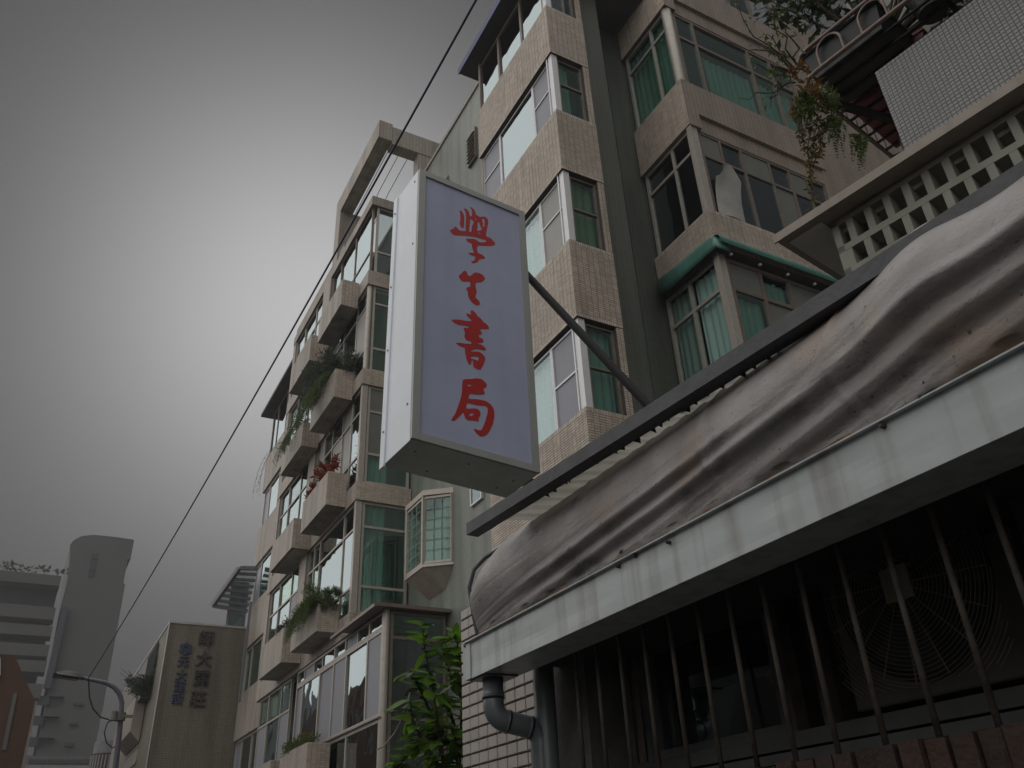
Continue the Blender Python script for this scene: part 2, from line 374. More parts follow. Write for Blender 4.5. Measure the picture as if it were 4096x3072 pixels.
# level A
window(T, 'X', C_, 8.83, 9.50, 13.53, 15.06, zs=[14.36], fm=ALUW, pane=SCRN, fw=.03)
window(T, 'X', C_, 9.505, 10.90, 13.53, 15.06, fm=ALUW, pane=PSKY, fw=.035)
window(T, 'X', C_, 10.905, 11.68, 13.53, 15.06, zs=[14.36], fm=ALUW, pane=SCRN, fw=.03)
window(T, 'Y', 8.72, 6.30, 6.85, 13.53, 15.06, zs=[14.39], fm=BRZ, pane=PTEAL, fw=.035, curt=[(6.32, 6.6, 13.6, 15.0, CURG)])
# level B
window(T, 'X', C_, 8.83, 9.55, 10.47, 12.01, zs=[11.36], fm=ALUW, pane=FROST, fw=.03)
window(T, 'X', C_, 9.555, 11.68, 10.47, 12.01, us=[], fm=ALUW, pane=PHALF, fw=.035, curt=[(9.6, 11.6, 10.5, 11.95, CURP)])
window(T, 'Y', 8.72, 6.30, 6.85, 10.47, 12.01, zs=[11.28], fm=BRZ, pane=PTEAL, fw=.035, curt=[(6.32, 6.84, 10.5, 12.0, CURO)])
# level C
window(T, 'X', C_, 8.83, 9.57, 7.35, 8.90, zs=[8.12], fm=ALUW, pane=SCRN, fw=.035)
window(T, 'X', C_, 9.575, 11.68, 7.35, 8.90, us=[10.9], fm=ALUW, pane=PHALF, fw=.035, curt=[(9.6, 11.6, 7.4, 8.88, CURP)])
window(T, 'Y', 8.72, 6.30, 6.85, 7.35, 8.90, zs=[8.12], fm=BRZ, pane=PTEAL, fw=.035, curt=[(6.32, 6.84, 7.4, 8.88, CURG)])
# top level
window(T, 'X', C_, 8.83, 11.72, 16.52, 18.12, us=[9.76, 10.78], fm=BRZ, pane=PSKY, fw=.07, curt=[])
window(T, 'Y', 8.72, 6.30, 6.85, 16.52, 18.12, us=[6.62], fm=BRZ, cells={(0, 0): PSKY, (1, 0): PDARK}, fw=.035)
b = MB(); b.box(5.88, 9.0, 8.45, 12.15, 18.20, 18.34); build('eave', b, mat('dark_eave', (0.055, 0.05, 0.05), .7), T)
b = MB(); b.box(5.86, 5.88, 8.43, 12.17, 18.17, 18.37); build('eave_trim', b, mat('blue_trim', (0.05, 0.06, 0.16), .6), T)
b = MB(); b.box(7.0, 7.6, TY + .22, 9.04, 0, 18.15); build('return_wall', b, GREEN_SHADE, T)
# green tiled pier: light and shade painted in, street face lighter, other faces darker
b = MB(); b.box(8.254, 9.3, 9.60, 11.5, 0, 21.5); build('pier', b, mat('dummy', (1, 1, 1)), T).data.materials[0] = GREEN_SHADE
b = MB(); b.box(8.248, 8.252, 9.60, 11.5, 0, 21.5)
build('pier_lit_face', b, GREEN, T)
# green link wall
b = MB(); b.box(6.9, 9.5, TE + .004, 22, 0, 19.35); build('link_wall', b, GREEN, T)
b = MB(); b.box(6.86, 7.1, TE + .01, 22, 19.352, 19.47); build('coping', b, RENDER, T)
b = MB(); b.box(6.82, 6.898, 13.25, 13.7, 16.9, 17.95); build('vent', b, BRZ, T)
b = MB(); 
for i in range(7): b.obox((6.80, 13.47, 17.0 + i * .13), (.03, 0, .03), (0, .2, 0), (.003, 0, -.003))
build('louvre', b, ALU, T)
b = MB(); b.prism([(6.9, 15.0, 17.45), (6.72, 15.0, 17.45), (6.9, 15.0, 17.85)], (0, .28, 0)); build('vent_hood', b, BRZ, T)
window(T, 'X', 6.84, 13.45, 13.95, 7.9, 8.6, fm=ALUW, pane=PDARK, fw=.04, dp=.055)

# ================================================================ M: block with planter boxes
MX, MY = 5.53, 17.2
M = thing('apartment_building', (MX, MY, 0), 'apartment block with staggered planter boxes and balconies, left of the hanging sign', 'apartment building')
mt = Tiler(M, TILE)
bands = ((18.10, 18.42), (15.29, 15.74), (12.20, 12.65), (9.12, 9.58), (6.06, 6.53))
for z0, z1 in bands:
    b = MB(); b.box(MX, MX + .3, MY, 25.3, z0, z1); b.box(MX + .301, 6.88, MY, MY + .3, z0, z1)
    build('band', b, BT, M)
    if z0 < 16:
        mt.face((MX, MY, z0), (1, 0, 0), (0, 0, 1), 6.88 - MX, z1 - z0, .105, .0425)
for z0, z1 in bands[:4]:
    b = MB(); b.box(MX - .0, 6.9, 20.95 if z0 > 18 else 21.1, 21.75, z0 - 2.66 if z0 < 18 else 15.74, z0 - .002)
    build('pillar', b, BT, M)
    b = MB(); b.box(MX + .02, 6.9, 25.0, 25.3, z0 - 2.66 if z0 < 18 else 15.74, z0 - .002); build('pillar', b, BT, M)
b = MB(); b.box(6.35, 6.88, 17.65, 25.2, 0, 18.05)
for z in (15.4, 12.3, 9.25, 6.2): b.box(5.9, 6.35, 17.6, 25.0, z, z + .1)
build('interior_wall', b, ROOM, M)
F5, F4, F3, F2 = (15.74, 18.10), (12.65, 15.29), (9.58, 12.20), (6.53, 9.12)
c5 = 5.60
def mwin(fl, u0, u1, us, cells, up, lo, pane=PSKY, fm=ALU, curt=()):
    window(M, 'X', c5, u0, u1, fl[0], fl[1], us=us, zs=[lo, up] if lo else [up], fm=fm, pane=pane, cells=cells, fw=.05, curt=curt)
# street side, bay one (near) - columns from near to far
window(M, 'X', c5, 17.34, 20.9, 15.74, 18.10, us=[18.75, 20.1], zs=[16.55], fm=BRZ, pane=PSKY, fw=.045)
mwin(F4, 17.38, 21.1, [18.2, 19.3], {(0, 0): PTEAL, (0, 1): FROST, (0, 2): PTEAL, (1, 2): PTEAL, (2, 2): PTEAL, (1, 1): PSKY, (2, 1): PSKY}, 14.73, 13.34)
mwin(F3, 17.38, 21.1, [18.13, 18.85, 19.7, 20.4], {(0, 1): PSKY, (0, 0): PSKY, (1, 1): FROST, (1, 0): FROST, (2, 1): FROST, (0, 2): PTEAL, (1, 2): FROST, (2, 2): PTEAL, (3, 2): PTEAL, (4, 2): FROST, (3, 1): PSKY, (4, 1): FROST}, 11.55, 10.35)
mwin(F2, 17.38, 21.1, [18.2, 20.1, 20.6], {(0, 0): PTEAL, (3, 1): PTEAL, (3, 2): PTEAL, (2, 1): PTEAL, (2, 2): PTEAL, (0, 2): PHALF}, 8.5, 7.14)
# bay two (far)
for fl, cc in ((F5, {}), (F4, {(0, 1): PTEAL, (1, 1): PTEAL}), (F3, {(0, 1): PDARK, (1, 1): PDARK, (2, 1): PDARK}), (F2, {(0, 1): PTEAL, (1, 1): PTEAL, (0, 0): SCRN})):
    window(M, 'X', c5, 21.78, 25.0, fl[0], fl[1], us=[22.7, 24.0], zs=[fl[1] - .75], fm=ALU, pane=PSKY, cells=cc, fw=.05)
for z1, cc in ((6.06, {(0, 0): SCRN, (2, 0): SCRN, (1, 0): PDARK, (0, 1): PTEAL, (1, 1): PTEAL, (2, 1): PTEAL}),):
    window(M, 'X', c5, 21.78, 25.0, z1 - 3.6, z1, us=[22.7, 24.0], zs=[z1 - .75], fm=ALU, pane=PSKY, cells=cc, fw=.05)
# side face
for fl, up, lo, cc, cu in ((F5, None, 16.5, {(0, 0): PHALF, (0, 1): PHALF}, None), (F4, 14.75, 13.34, {}, None), (F3, 11.5, 10.35, {(0, 1): FROSTD, (0, 2): FROSTD}, CURG), (F2, 8.52, 7.14, {}, CURG)):
    zs = [lo] + ([up] if up else [])
    window(M, 'Y', MY + .06, 5.72, 6.84, fl[0], fl[1], zs=zs, fm=ALU, pane=PTEAL if fl != F5 else PHALF, cells=cc, fw=.06,
           curt=[(5.75, 6.3, fl[0] + .05, fl[1] - .05, CURG)] if cu else [])
for fl in (F4, F3, F2):
    b = MB()
    if fl == F4: b.tube([(5.64, 17.32, fl[0]), (5.64, 17.32, fl[1])], .075, 16)
    else: b.box(5.56, 5.70, 17.24, 17.37, fl[0], fl[1])
    build('corner_post', b, ALU, M, smooth=(fl == F4))
# planters
PX = 5.05
def planter(y0, y1, z0, z1, side):
    b = MB(); t = .07
    b.box(PX, PX + t, y0, y1, z0, z1); b.box(PX + t + .001, MX - .002, y0, y0 + t, z0, z1); b.box(PX + t + .001, MX - .002, y1 - t, y1, z0, z1)
    b.box(PX + t + .001, MX - .002, y0 + t, y1 - t, z0 + .002, z0 + .12); b.box(PX + t + .001, MX - .002, y0 + t + .001, y1 - t - .001, z0 + .13, z1 - .1)
    o = build('planter_box', b, BT, M)
    mt.face((PX, y0, z0), (1, 0, 0), (0, 0, 1), MX - PX, z1 - z0, .105, .0425)
    return (PX + .3, (y0 + y1) / 2, z1 - .05)
PL = []
for i, (z0, z1) in enumerate(((14.95, 15.80), (12.10, 12.93), (9.20, 10.05), (6.27, 6.88), (3.2, 4.05))):
    PL.append(planter(17.95, 20.05, z0, z1, 0))
for z0, z1 in ((14.85, 15.75), (12.05, 12.80), (9.10, 9.92), (6.22, 7.05), (3.2, 4.05)):
    PL.append(planter(20.85, 23.05, z0, z1, 1))
# enclosure below
window(M, 'X', 5.56, 15.22, 21.1, 5.72, 6.05, us=[15.97, 16.67, 17.44, 18.19, 19.05, 19.71, 20.48], fm=ALU, cells={(2, 0): SCRN, (6, 0): SCRN}, fw=.05)
window(M, 'X', 5.56, 15.22, 21.1, 4.13, 5.715, us=[16.05, 17.35, 18.2, 19.2, 20.55], fm=ALU, cells={(0, 0): SCRN, (2, 0): SCRN, (3, 0): SCRN, (5, 0): SCRN}, fw=.06)
window(M, 'X', 5.56, 15.22, 21.1, 3.05, 4.10, us=[17.1, 18.9], fm=ALU, cells={(1, 0): PDARK, (2, 0): PDARK}, fw=.06)
b = MB(); b.box(5.50, 5.56, 15.14, 21.1, 4.105, 4.128); b.box(5.53, 5.75, 15.14, 21.1, 0, 3.04); b.box(5.752, 6.88, 15.14, 15.3, 0, 3.04); build('lower_wall', b, BT, M)
b = MB(); b.tube([(5.62, 15.2, 3.05), (5.62, 15.2, 6.08)], .075, 16); build('corner_post', b, ALU, M, smooth=True)
window(M, 'Y', 15.16, 5.70, 6.86, 3.05, 6.05, zs=[4.1, 5.55], fm=BRZ, pane=PDARK, cells={(0, 2): PTEAL, (0, 1): PDARK}, fw=.06)
b = MB(); b.box(5.40, 6.88, 14.98, 17.15, 6.07, 6.14); b.prism([(5.28, 14.95, 6.10), (5.40, 14.95, 6.145), (5.40, 14.95, 6.07), (5.28, 14.95, 6.04)], (0, 2.7, 0)); build('balcony_roof', b, BRZ, M)
b = MB()
for i in range(5): b.box(5.66, 6.86, 15.5 + i * .38, 15.54 + i * .38, 5.98, 6.05)
build('roof_rafters', b, BRZ, M)
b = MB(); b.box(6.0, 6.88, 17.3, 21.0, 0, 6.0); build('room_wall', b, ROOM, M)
mt.flush()
# bow window on the green wall
b = MB()
bp = [(6.895, 16.55), (6.42, 16.2), (6.42, 15.3), (6.895, 14.9)]
for z0, z1, e in ((8.58, 8.70, .05), (7.02, 7.08, .04)):
    b.prism([(x - (e if x < 6.8 else 0), y + (e if y > 15.7 else -e), z0) for x, y in bp], (0, 0, z1 - z0))
bow = build('bow_window', b, ALU, M)
b = MB(); b.add([(6.40, 15.28, 7.02), (6.40, 16.2, 7.02), (6.895, 16.55, 7.02), (6.895, 14.9, 7.02), (6.895, 15.3, 6.62), (6.895, 16.1, 6.62)], [(0, 1, 5, 4), (0, 4, 3), (1, 2, 5)])
build('bow_underside', b, RENDER, M)
b = MB()
for (x, y) in bp: b.bar((x - .01, y, 7.08), (x - .01, y, 8.58), .07, .07)
for (p, q_) in zip(bp, bp[1:]):
    for z in (7.12, 8.54): b.bar((p[0], p[1], z), (q_[0], q_[1], z), .05, .05)
build('bow_frame', b, ALU, M)
for (p, q_) in zip(bp, bp[1:]):
    b = MB(); p, q_ = Vector((*p, 0)), Vector((*q_, 0)); d = (q_ - p); n = Vector((d.y, -d.x, 0)).normalized() * .012
    a_, b_ = p + d * .08, q_ - d * .08
    b.quad(a_ + Vector((0, 0, 7.15)), b_ + Vector((0, 0, 7.15)), b_ + Vector((0, 0, 8.5)), a_ + Vector((0, 0, 8.5)))
    build('pane', b, PTEAL, bow)
    gb = MB()
    for k in range(1, 6): gb.bar(a_ + n * 3 + Vector((0, 0, 7.15 + k * .225)), b_ + n * 3 + Vector((0, 0, 7.15 + k * .225)), .012, .012)
    for k in (1, 2): q2 = a_ + (b_ - a_) * k / 3; gb.bar(q2 + n * 3 + Vector((0, 0, 7.15)), q2 + n * 3 + Vector((0, 0, 8.5)), .012, .012)
    build('glazing_bars', gb, CURG, bow)
b = MB(); b.box(6.80, 6.88, 15.0, 16.4, 7.1, 8.55); build('curtain', b, CURG, bow)
# roof frame (pergola)
b = MB(); b.box(MX, MX + .42, 16.95, 21.0, 20.55, 21.25); b.box(MX + .43, 7.75, 16.95, 17.35, 20.45, 21.15); b.box(6.80, 7.25, 16.97, 17.33, 19.36, 20.448)
b.box(MX + .001, 6.45, 20.5, 20.99, 18.43, 20.549)
build('roof_frame', b, BT, M)
cl_m = mat('teal_cord', (0.02, 0.22, 0.28), .6)
for i, x in enumerate((5.98, 6.32, 6.62)):
    b = MB(); b.tube([(x, 17.33, 20.52), (x, 19, 20.47), (x + .02, 20.52, 20.50 - (i > 0) * .3)], .011, 5)
    o = build('clothesline', b, cl_m); tag(o, ('left', 'middle', 'right')[i] + 'most teal cord strung under the open rooftop frame' if i != 1 else 'middle one of three teal cords under the open rooftop frame', 'clothesline', 'teal cords under the rooftop frame')
b = MB(); b.box(5.6, 9.4, 20.0, 25.3, 18.43, 18.8); build('roof_slab', b, RENDER, M)

# ================================================================ C: far bay of the row
CX = 6.3
Cb = thing('apartment_building', (CX, 26, 0), 'far end block of the row with plain beige bands and a dark roof eave', 'apartment building')
for z0, z1 in ((15.04, 16.55), (11.97, 13.45), (8.9, 10.4), (5.85, 7.35), (2.8, 4.3)):
    b = MB(); b.box(CX, CX + .25, 25.9, 31.6, z0, z1); b.box(CX + .251, 9, 31.35, 31.6, z0, z1); build('band', b, BT, Cb)
for z0, z1 in ((16.55, 18.6), (13.45, 15.04), (10.4, 11.97), (7.35, 8.9), (4.3, 5.85)):
    window(Cb, 'X', CX + .08, 25.95, 31.5, z0, z1, us=[27.5, 29.2, 30.6], fm=BRZ if z0 > 16 else ALU, pane=PSKY, cells={(3, 0): SCRN} if z0 < 16 and z0 != 7.35 else ({(3, 0): PTEAL, (2, 0): PTEAL} if z0 < 16 else {}), fw=.08)
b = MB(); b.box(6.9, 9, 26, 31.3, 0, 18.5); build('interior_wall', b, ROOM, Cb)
b = MB(); b.box(5.95, 9.0, 25.9, 32.0, 18.62, 18.75); build('eave', b, mat('dark_eave2', (0.06, 0.055, 0.055), .7), Cb)
# cage canopy
p0 = onX(1032, 2274, CX - .02); p3 = onX(990, 2445, CX - .02); zc = p0.z
p1 = onY(957, 2273, p0.y); p2 = onY(850, 2423, p3.y)
can = thing('balcony_canopy', (p0.x, p0.y, zc), 'grey metal slatted canopy sticking out above the tan sign wall', 'canopy')
b = MB(); st = mat('grey_steel', (0.16, 0.155, 0.165), .5, .1, 5)
b.bar(p1, p2, .14, .14); b.bar(p0, p1, .12, .12); b.bar(p2, p3, .12, .12); build('frame', b, st, can)
for k in range(1, 7):
    t = k / 7; b = MB(); b.bar(p0.lerp(p3, t), p1.lerp(p2, t), .10, .09); build('slat', b, st, can)
mid = (p2 + p3) / 2
b = MB(); b.bar(mid + Vector((0, .3, 0)), mid + Vector((0, .3, -2.9)), .09, .09); b.bar(p3.lerp(mid, .25) + Vector((0, -1.2, 0)), p3.lerp(mid, .25) + Vector((0, -1.2, -3.4)), .09, .09); build('post', b, st, can)
b = MB(); b.quad(p1 + Vector((.1, -.1, .08)), p2 + Vector((.1, .1, .08)), p3 + Vector((0, 0, .1)), p0 + Vector((0, 0, .1))); build('roof_sheet', b, panemat('roof_sheet', (.55, .6, .6), .1), can)
b = MB(); b.box(mid.x, CX, mid.y + .32, mid.y + .36, zc - 2.9, zc - .15); build('glass_screen', b, panemat('screen_glass', (.4, .45, .45), .1), can)

# ================================================================ tan building with raised characters
SY = 31.75
s0 = onY(681, 2492, SY); s1x = 6.35
Sb = thing('sign_building', (s0.x, SY, 0), 'tan mosaic tiled wall carrying raised dark and blue Chinese characters', 'building')
TAN = brickmat('tan_mosaic', (0.19, 0.165, 0.125), (0.11, 0.095, 0.072), .10, .075, 'XY', .7, .5, gap=.008, dcol=(.06, .045, .035))
b = MB(); b.box(s0.x, 7.6, SY, 46, 0, s0.z); build('wall', b, TAN, Sb)
b = MB(); b.box(s0.x - .03, 7.6, SY - .03, 46, s0.z + .002, s0.z + .07); b.box(s0.x - .03, s0.x - .002, SY - .03, SY + .12, 0, s0.z); build('edge_trim', b, mat('pale_trim', (.38, .36, .36), .6), Sb)
bz = {}
for (q0, q1) in (((545, 2785), (535, 2925)), ((560, 2995), (552, 3010))):
    A_, B_ = onY(*q0, 35), onY(*q1, 35); b = MB(); b.prism([(s0.x - .03, 35, B_.z - .35), (A_.x, 35, B_.z), (A_.x, 35, A_.z), (s0.x - .03, 35, A_.z)], (0, 4, 0)); build('planter_box', b, RENDER, Sb)
b = MB(); b.prism([(s0.x - .03, 34, 7.6), (s0.x - .33, 34, 7.6), (s0.x - .30, 34, 9.0), (s0.x - .03, 34, 9.6)], (0, 1.6, 0)); build('window_cage', b, mat('cage_dark', (.06, .065, .065), .5), Sb)
def text_mesh(name, s, c, size, m, parent, depth=.03, xs=1.0):
    cu = bpy.data.curves.new('t', 'FONT'); cu.body = s; cu.size = size; cu.extrude = depth; cu.offset = 0.012 * size
    cu.align_x = 'CENTER'; cu.align_y = 'CENTER'; cu.resolution_u = 3
    to = bpy.data.objects.new('t', cu); C.collection.objects.link(to); bpy.context.view_layer.update()
    me = bpy.data.meshes.new_from_object(to.evaluated_get(bpy.context.evaluated_depsgraph_get())); bpy.data.objects.remove(to); bpy.data.curves.remove(cu)
    me.materials.clear(); me.materials.append(m)
    xx = [v.co.x for v in me.vertices]; yy = [v.co.y for v in me.vertices]
    if xx:
        cx, cy = (min(xx) + max(xx)) / 2, (min(yy) + max(yy)) / 2; wdt = max(max(xx) - min(xx), 1e-3)
        for v in me.vertices: v.co.x -= cx; v.co.y -= cy
    o = put(name, me, c, parent, rot=(math.pi / 2, 0, 0)); return o
DK = mat('dark_letter', (0.035, 0.034, 0.028), .6); BL = mat('blue_letter', (0.030, 0.038, 0.085), .5)
for ch, p in zip('師大麗莊', ((826, 2552), (816, 2635), (805, 2712), (792, 2795))):
    c = onY(*p, SY - .05); text_mesh('raised_letter', ch, c, .56, DK, Sb)
for ch, p in zip('元大建設', ((734, 2647), (726, 2700), (719, 2745), (711, 2793))):
    c = onY(*p, SY - .04); text_mesh('raised_letter', ch, c, .40, BL, Sb)
c = onY(743, 2595, SY - .04); b = MB()
for k in range(6):
    a = k * math.pi / 3 + .5; 
    b.tube([c + Vector((math.cos(a) * .14, 0, math.sin(a) * .14)), c + Vector((math.cos(a) * .14, -.03, math.sin(a) * .14))], .085, 8)
build('round_emblem', b, BL, Sb)

# ================================================================ R: near wing on the right
RX, RY, RE = 8.70, 7.97, 12.45
Rb = thing('apartment_building', (RX, RY, 0), 'shaded beige block on the right with green glazed corner windows above the green awning', 'apartment building')
rt = Tiler(Rb, TILE)
for z0, z1 in ((10.75, 11.58), (13.72, 14.98), (17.30, 18.60)):
    b = MB()
    if z0 > 12:
        b.box(RX, RX + .3, RY, 9.55, z0, z1); b.box(RX + .301, RE, RY, RY + .3, z0 + .40, z1); b.box(RX + .301, RE - .02, RY + .07, RY + .3, z0, z0 + .398)
    else: b.box(RX, RX + .3, RY, 9.55, z0, z1); b.box(RX + .301, RE, RY, RY + .3, z0, z1)
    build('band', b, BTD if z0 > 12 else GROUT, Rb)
    rt.face((RX, 9.55, z0), (0, -1, 0), (0, 0, 1), 9.55 - RY, z1 - z0, .105, .0425, soldier=z0 < 12)
    if z0 < 12: rt.face((RX, RY, z0), (1, 0, 0), (0, 0, 1), RE - RX, z1 - z0, .105, .0425, soldier=True)
rt.flush()
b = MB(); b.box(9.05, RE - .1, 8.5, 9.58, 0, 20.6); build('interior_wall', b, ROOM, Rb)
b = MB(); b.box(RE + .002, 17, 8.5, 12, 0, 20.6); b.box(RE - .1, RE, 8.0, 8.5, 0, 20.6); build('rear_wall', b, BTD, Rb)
for (z0, z1, us, zt, cc) in ((14.98, 17.30, [8.62], 16.77, {}), (11.58, 13.72, [8.66], 13.17, {}), (8.05, 10.62, [8.86], 9.96, {})):
    low = z0 < 9
    window(Rb, 'X', 8.78, 8.12, 9.52, z0, z1, us=us, zs=[zt], fm=ALU, pane=PTEAL if not low else PCLR, cells={} if z0 != 11.58 else {(0, 0): PDARK, (1, 0): PDARK, (0, 1): PDARK, (1, 1): PDARK}, fw=.06,
           curt=[(8.15, 8.84, z0 + .05, z1 - .05, CURB), (8.87, 9.5, z0 + .05, z1 - .05, CURG)] if low else ([(8.2, 9.5, z0 + .05, z1 - .05, CURG)] if z0 > 14 else []))
    b = MB()
    if z0 > 14: b.tube([(8.84, 8.10, z0), (8.84, 8.10, z1)], .11, 18)
    else: b.box(8.74, 8.90, 8.01, 8.10, z0, z1); b.box(8.72, 8.74, 7.99, 8.11, z0, z1)
    build('corner_post', b, ALU, Rb, smooth=z0 > 14)
window(Rb, 'X', 8.78, 8.12, 9.52, 18.60, 20.5, us=[8.66], zs=[19.4], fm=ALU, pane=PTEAL, fw=.06, curt=[(8.2, 9.5, 18.7, 20.4, CURG)])
window(Rb, 'Y', 8.05, 8.95, RE - .1, 14.98, 17.30, us=[9.48, 11.05, 11.7], zs=[16.55], fm=BRZ, pane=PTEAL, fw=.07, curt=[(9.7, 11.0, 15.05, 16.4, CURG), (11.3, 12.2, 15.05, 16.4, CURG)])
window(Rb, 'Y', 8.05, 8.95, RE - .1, 11.58, 13.72, us=[9.48, 10.02, 10.75, 11.3, 11.8], zs=[13.10], fm=BRZ, pane=PDARK, cells={(0, 1): FROSTD, (2, 1): FROSTD, (4, 1): FROSTD, (3, 0): FROSTD}, fw=.055)
window(Rb, 'Y', 8.05, 8.95, RE - .1, 8.05, 10.62, us=[9.72, 10.42, 11.2], zs=[9.98], fm=BRZ, pane=PTEAL, cells={(0, 1): FROSTD, (2, 1): FROSTD, (1, 0): FROSTD, (3, 1): PDARK}, fw=.075, curt=[(9.0, 9.7, 8.1, 9.9, CURG), (9.8, 10.4, 10.0, 10.5, CURG)])
window(Rb, 'Y', 8.05, 8.95, RE - .1, 18.60, 20.5, us=[9.9, 10.9, 11.6], fm=BRZ, pane=PDARK, cells={(1, 0): SCRN, (3, 0): SCRN}, fw=.08)
b = MB()   # curled sheet in the middle level window
n = 14; vs = []
for i in range(n + 1):
    t = i / n; x = 9.02 + .62 * t; zt = 12.45 + .42 * math.sin(t * 2.6) ** 2 * (1.1 - .3 * t)
    for j in range(5): vs.append((x, 8.03 - .05 * math.sin(t * 3) - (.12 * (j / 4) ** 3), 11.62 + (zt - 11.62) * j / 4))
b.add(vs, [(i * 5 + j, (i + 1) * 5 + j, (i + 1) * 5 + j + 1, i * 5 + j + 1) for i in range(n) for j in range(4)])
tag(build('paper_sheet', b, mat('grey_paper', (.34, .33, .31), .8), smooth=True), 'curled pale sheet standing in the dark middle window of the right block', 'sheet')
window(Rb, 'Y', 8.42, 14.3, 15.5, 12.6, 14.4, us=[14.9], fm=BRZ, pane=PTEAL, fw=.06, curt=[(14.4, 15.4, 12.7, 14.3, CURG)])
# green awning
AW = mat('green_awning', (0.07, 0.19, 0.155), .38, .15, 4, .1, 30, streak=.35, dcol=(.02, .04, .05))
aw = thing('awning', (8.6, 7.9, 10.6), 'rounded green plastic awning over the lower corner window of the right block', 'awning')
b = MB(); prof = [(0, 0), (-.02, .10), (-.015, .22), (.04, .32), (.13, .38), (.24, .40)]
def sweep(pf, path_a, path_b, out):
    m_ = MB(); vs = []
    for P0 in (path_a, path_b):
        for (o_, z) in pf: vs.append(Vector(P0) + Vector(out) * (-o_) + Vector((0, 0, z)))
    n_ = len(pf); m_.add(vs, [(i, i + 1, n_ + i + 1, n_ + i) for i in range(n_ - 1)]); return m_
b = MB(); pf = [(-.10, 0), (-.115, .10), (-.11, .25), (-.06, .37), (.03, .43), (.18, .46)]
vs = []; 
ys = [7.84, 7.90, 8.05, 8.3, 8.8, 9.45]
for k, y in enumerate(ys):
    s_ = (.55, .85, 1, 1.05, 1.12, 1.25)[k]
    for (o_, z) in pf: vs.append((8.66 + o_, y, 10.56 + z * s_ * .9))
b.add(vs, [(k * 6 + i, k * 6 + i + 1, k * 6 + i + 7, k * 6 + i + 6) for k in range(5) for i in range(5)]); 
b.add([vs[i] for i in range(6)] + [(8.86, 7.84, 10.56)], [(0, 1, 2, 3, 4, 5, 6)])
o = build('side_hood', b, AW, aw, smooth=True); sd = o.modifiers.new('s', 'SOLIDIFY'); sd.thickness = .012
b = MB(); vs = []
nx = 160
for i in range(nx + 1):
    x = 8.62 + (RE + .3 - 8.62) * i / nx; rr = .125 + (.006 if i % 2 else 0)
    for j in range(9):
        a = -.5 + j / 8 * 3.2; vs.append((x, 7.90 - rr * math.cos(a), 10.74 + rr * math.sin(a)))
b.add(vs, [(i * 9 + j, i * 9 + j + 1, (i + 1) * 9 + j + 1, (i + 1) * 9 + j) for i in range(nx) for j in range(8)])
build('roll_front', b, AW, aw)
for i in range(6):
    b = MB(); b.tube([(8.95 + i * .66, 7.93, 10.58), (8.95 + i * .66, 7.89, 10.58)], .025, 8); build('bolt', b, ALUW, aw)
from mathutils import noise as NZ
# ================================================================ near house (bars, gutter, tarpaulin)
H = thing('old_house', (1.75, 1.5, 0), 'old low house with barred window, rusty roof edge and tiled pillar at the lower right', 'house')
NT = mat('cream_wall_tile', (0.40, 0.36, 0.325), 0.42, 0.12, 4, .12, 120, rnd=.10, streak=.25, dcol=(.2, .15, .12))
b = MB(); b.box(1.754, 2.1, 2.83, 3.69, 0, 2.715); build('pillar', b, mat('dark_grout', (.05, .03, .028), .95, .3, 20), H)
nt_ = Tiler(H, NT, 'tile', 300, .007)
nt_.face((1.754, 3.69, 1.30), (0, -1, 0), (0, 0, 1), .86, 1.414, .0895, .0505, gap=.0052)
nt_.flush()
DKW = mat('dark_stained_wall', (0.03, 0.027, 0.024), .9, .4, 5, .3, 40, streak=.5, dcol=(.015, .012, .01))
PEEL = mat('peeling_plaster', (0.10, 0.095, 0.088), .9, .35, 7, .4, 50, dirt=.9, dcol=(.02, .015, .012))
RUST = mat('rusty_steel', (0.052, 0.042, 0.034), .75, .5, 18, .3, 80, dirt=.6, dcol=(.04, .025, .02))
b = MB(); b.box(1.72, 1.95, 2.60, 2.815, 0, 2.3); build('post', b, PEEL, H)
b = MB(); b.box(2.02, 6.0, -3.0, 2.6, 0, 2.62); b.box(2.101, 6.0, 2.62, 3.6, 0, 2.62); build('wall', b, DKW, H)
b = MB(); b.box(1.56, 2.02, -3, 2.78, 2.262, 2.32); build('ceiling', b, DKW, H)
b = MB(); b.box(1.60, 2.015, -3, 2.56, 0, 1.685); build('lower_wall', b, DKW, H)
BRK = mat('red_brick', (0.034, 0.018, 0.013), .85, .35, 12, .5, 60, rnd=.45, dirt=.7, dcol=(.02, .018, .015))
bm_ = MB(); bm_.box(-.10, .10, -.024, .024, 0, .10); me, _ = _mesh('brick', bm_, BRK)
for i in range(54): put('brick', me, (1.635 + random.uniform(-.006, .006), 2.50 - i * .057, 1.688 + random.uniform(-.004, .004)), H, rot=(0, 0, random.uniform(-.03, .03)))
bars = MB(); bars.tube([(0, 0, 0), (0, 0, .475)], .0068, 10)
me, _ = _mesh('bar', bars, RUST, smooth=True, recenter=False)
for i in range(16):
    put('window_bar', me, (1.57, (1.543 - .0815 * i) * 1.57, 1.789), H)
PALEF = mat('weathered_frame', (0.12, 0.125, 0.125), .6, .25, 9, dirt=.5, dcol=(.07, .06, .05))
wd = window(H, 'X', 1.94, 1.88, 2.54, 1.905, 2.60, us=[], fm=PALEF, pane=PDARK, fw=.035, dp=.06)
for k in range(3):
    b = MB(); b.box(1.85 + k * .03, 1.868 + k * .03, 2.54 - k * .012, 2.56 - k * .012, 1.80, 2.26); build('window_track', b, PALEF if k != 1 else BRZ, H)
b = MB(); b.box(1.86, 2.0, -1, 2.54, 1.86, 1.9); b.box(1.80, 1.86, -1, 2.54, 1.82, 1.845); build('sill', b, mat('dark_sill', (.055, .057, .056), .6, .25, 9, dirt=.5), H)
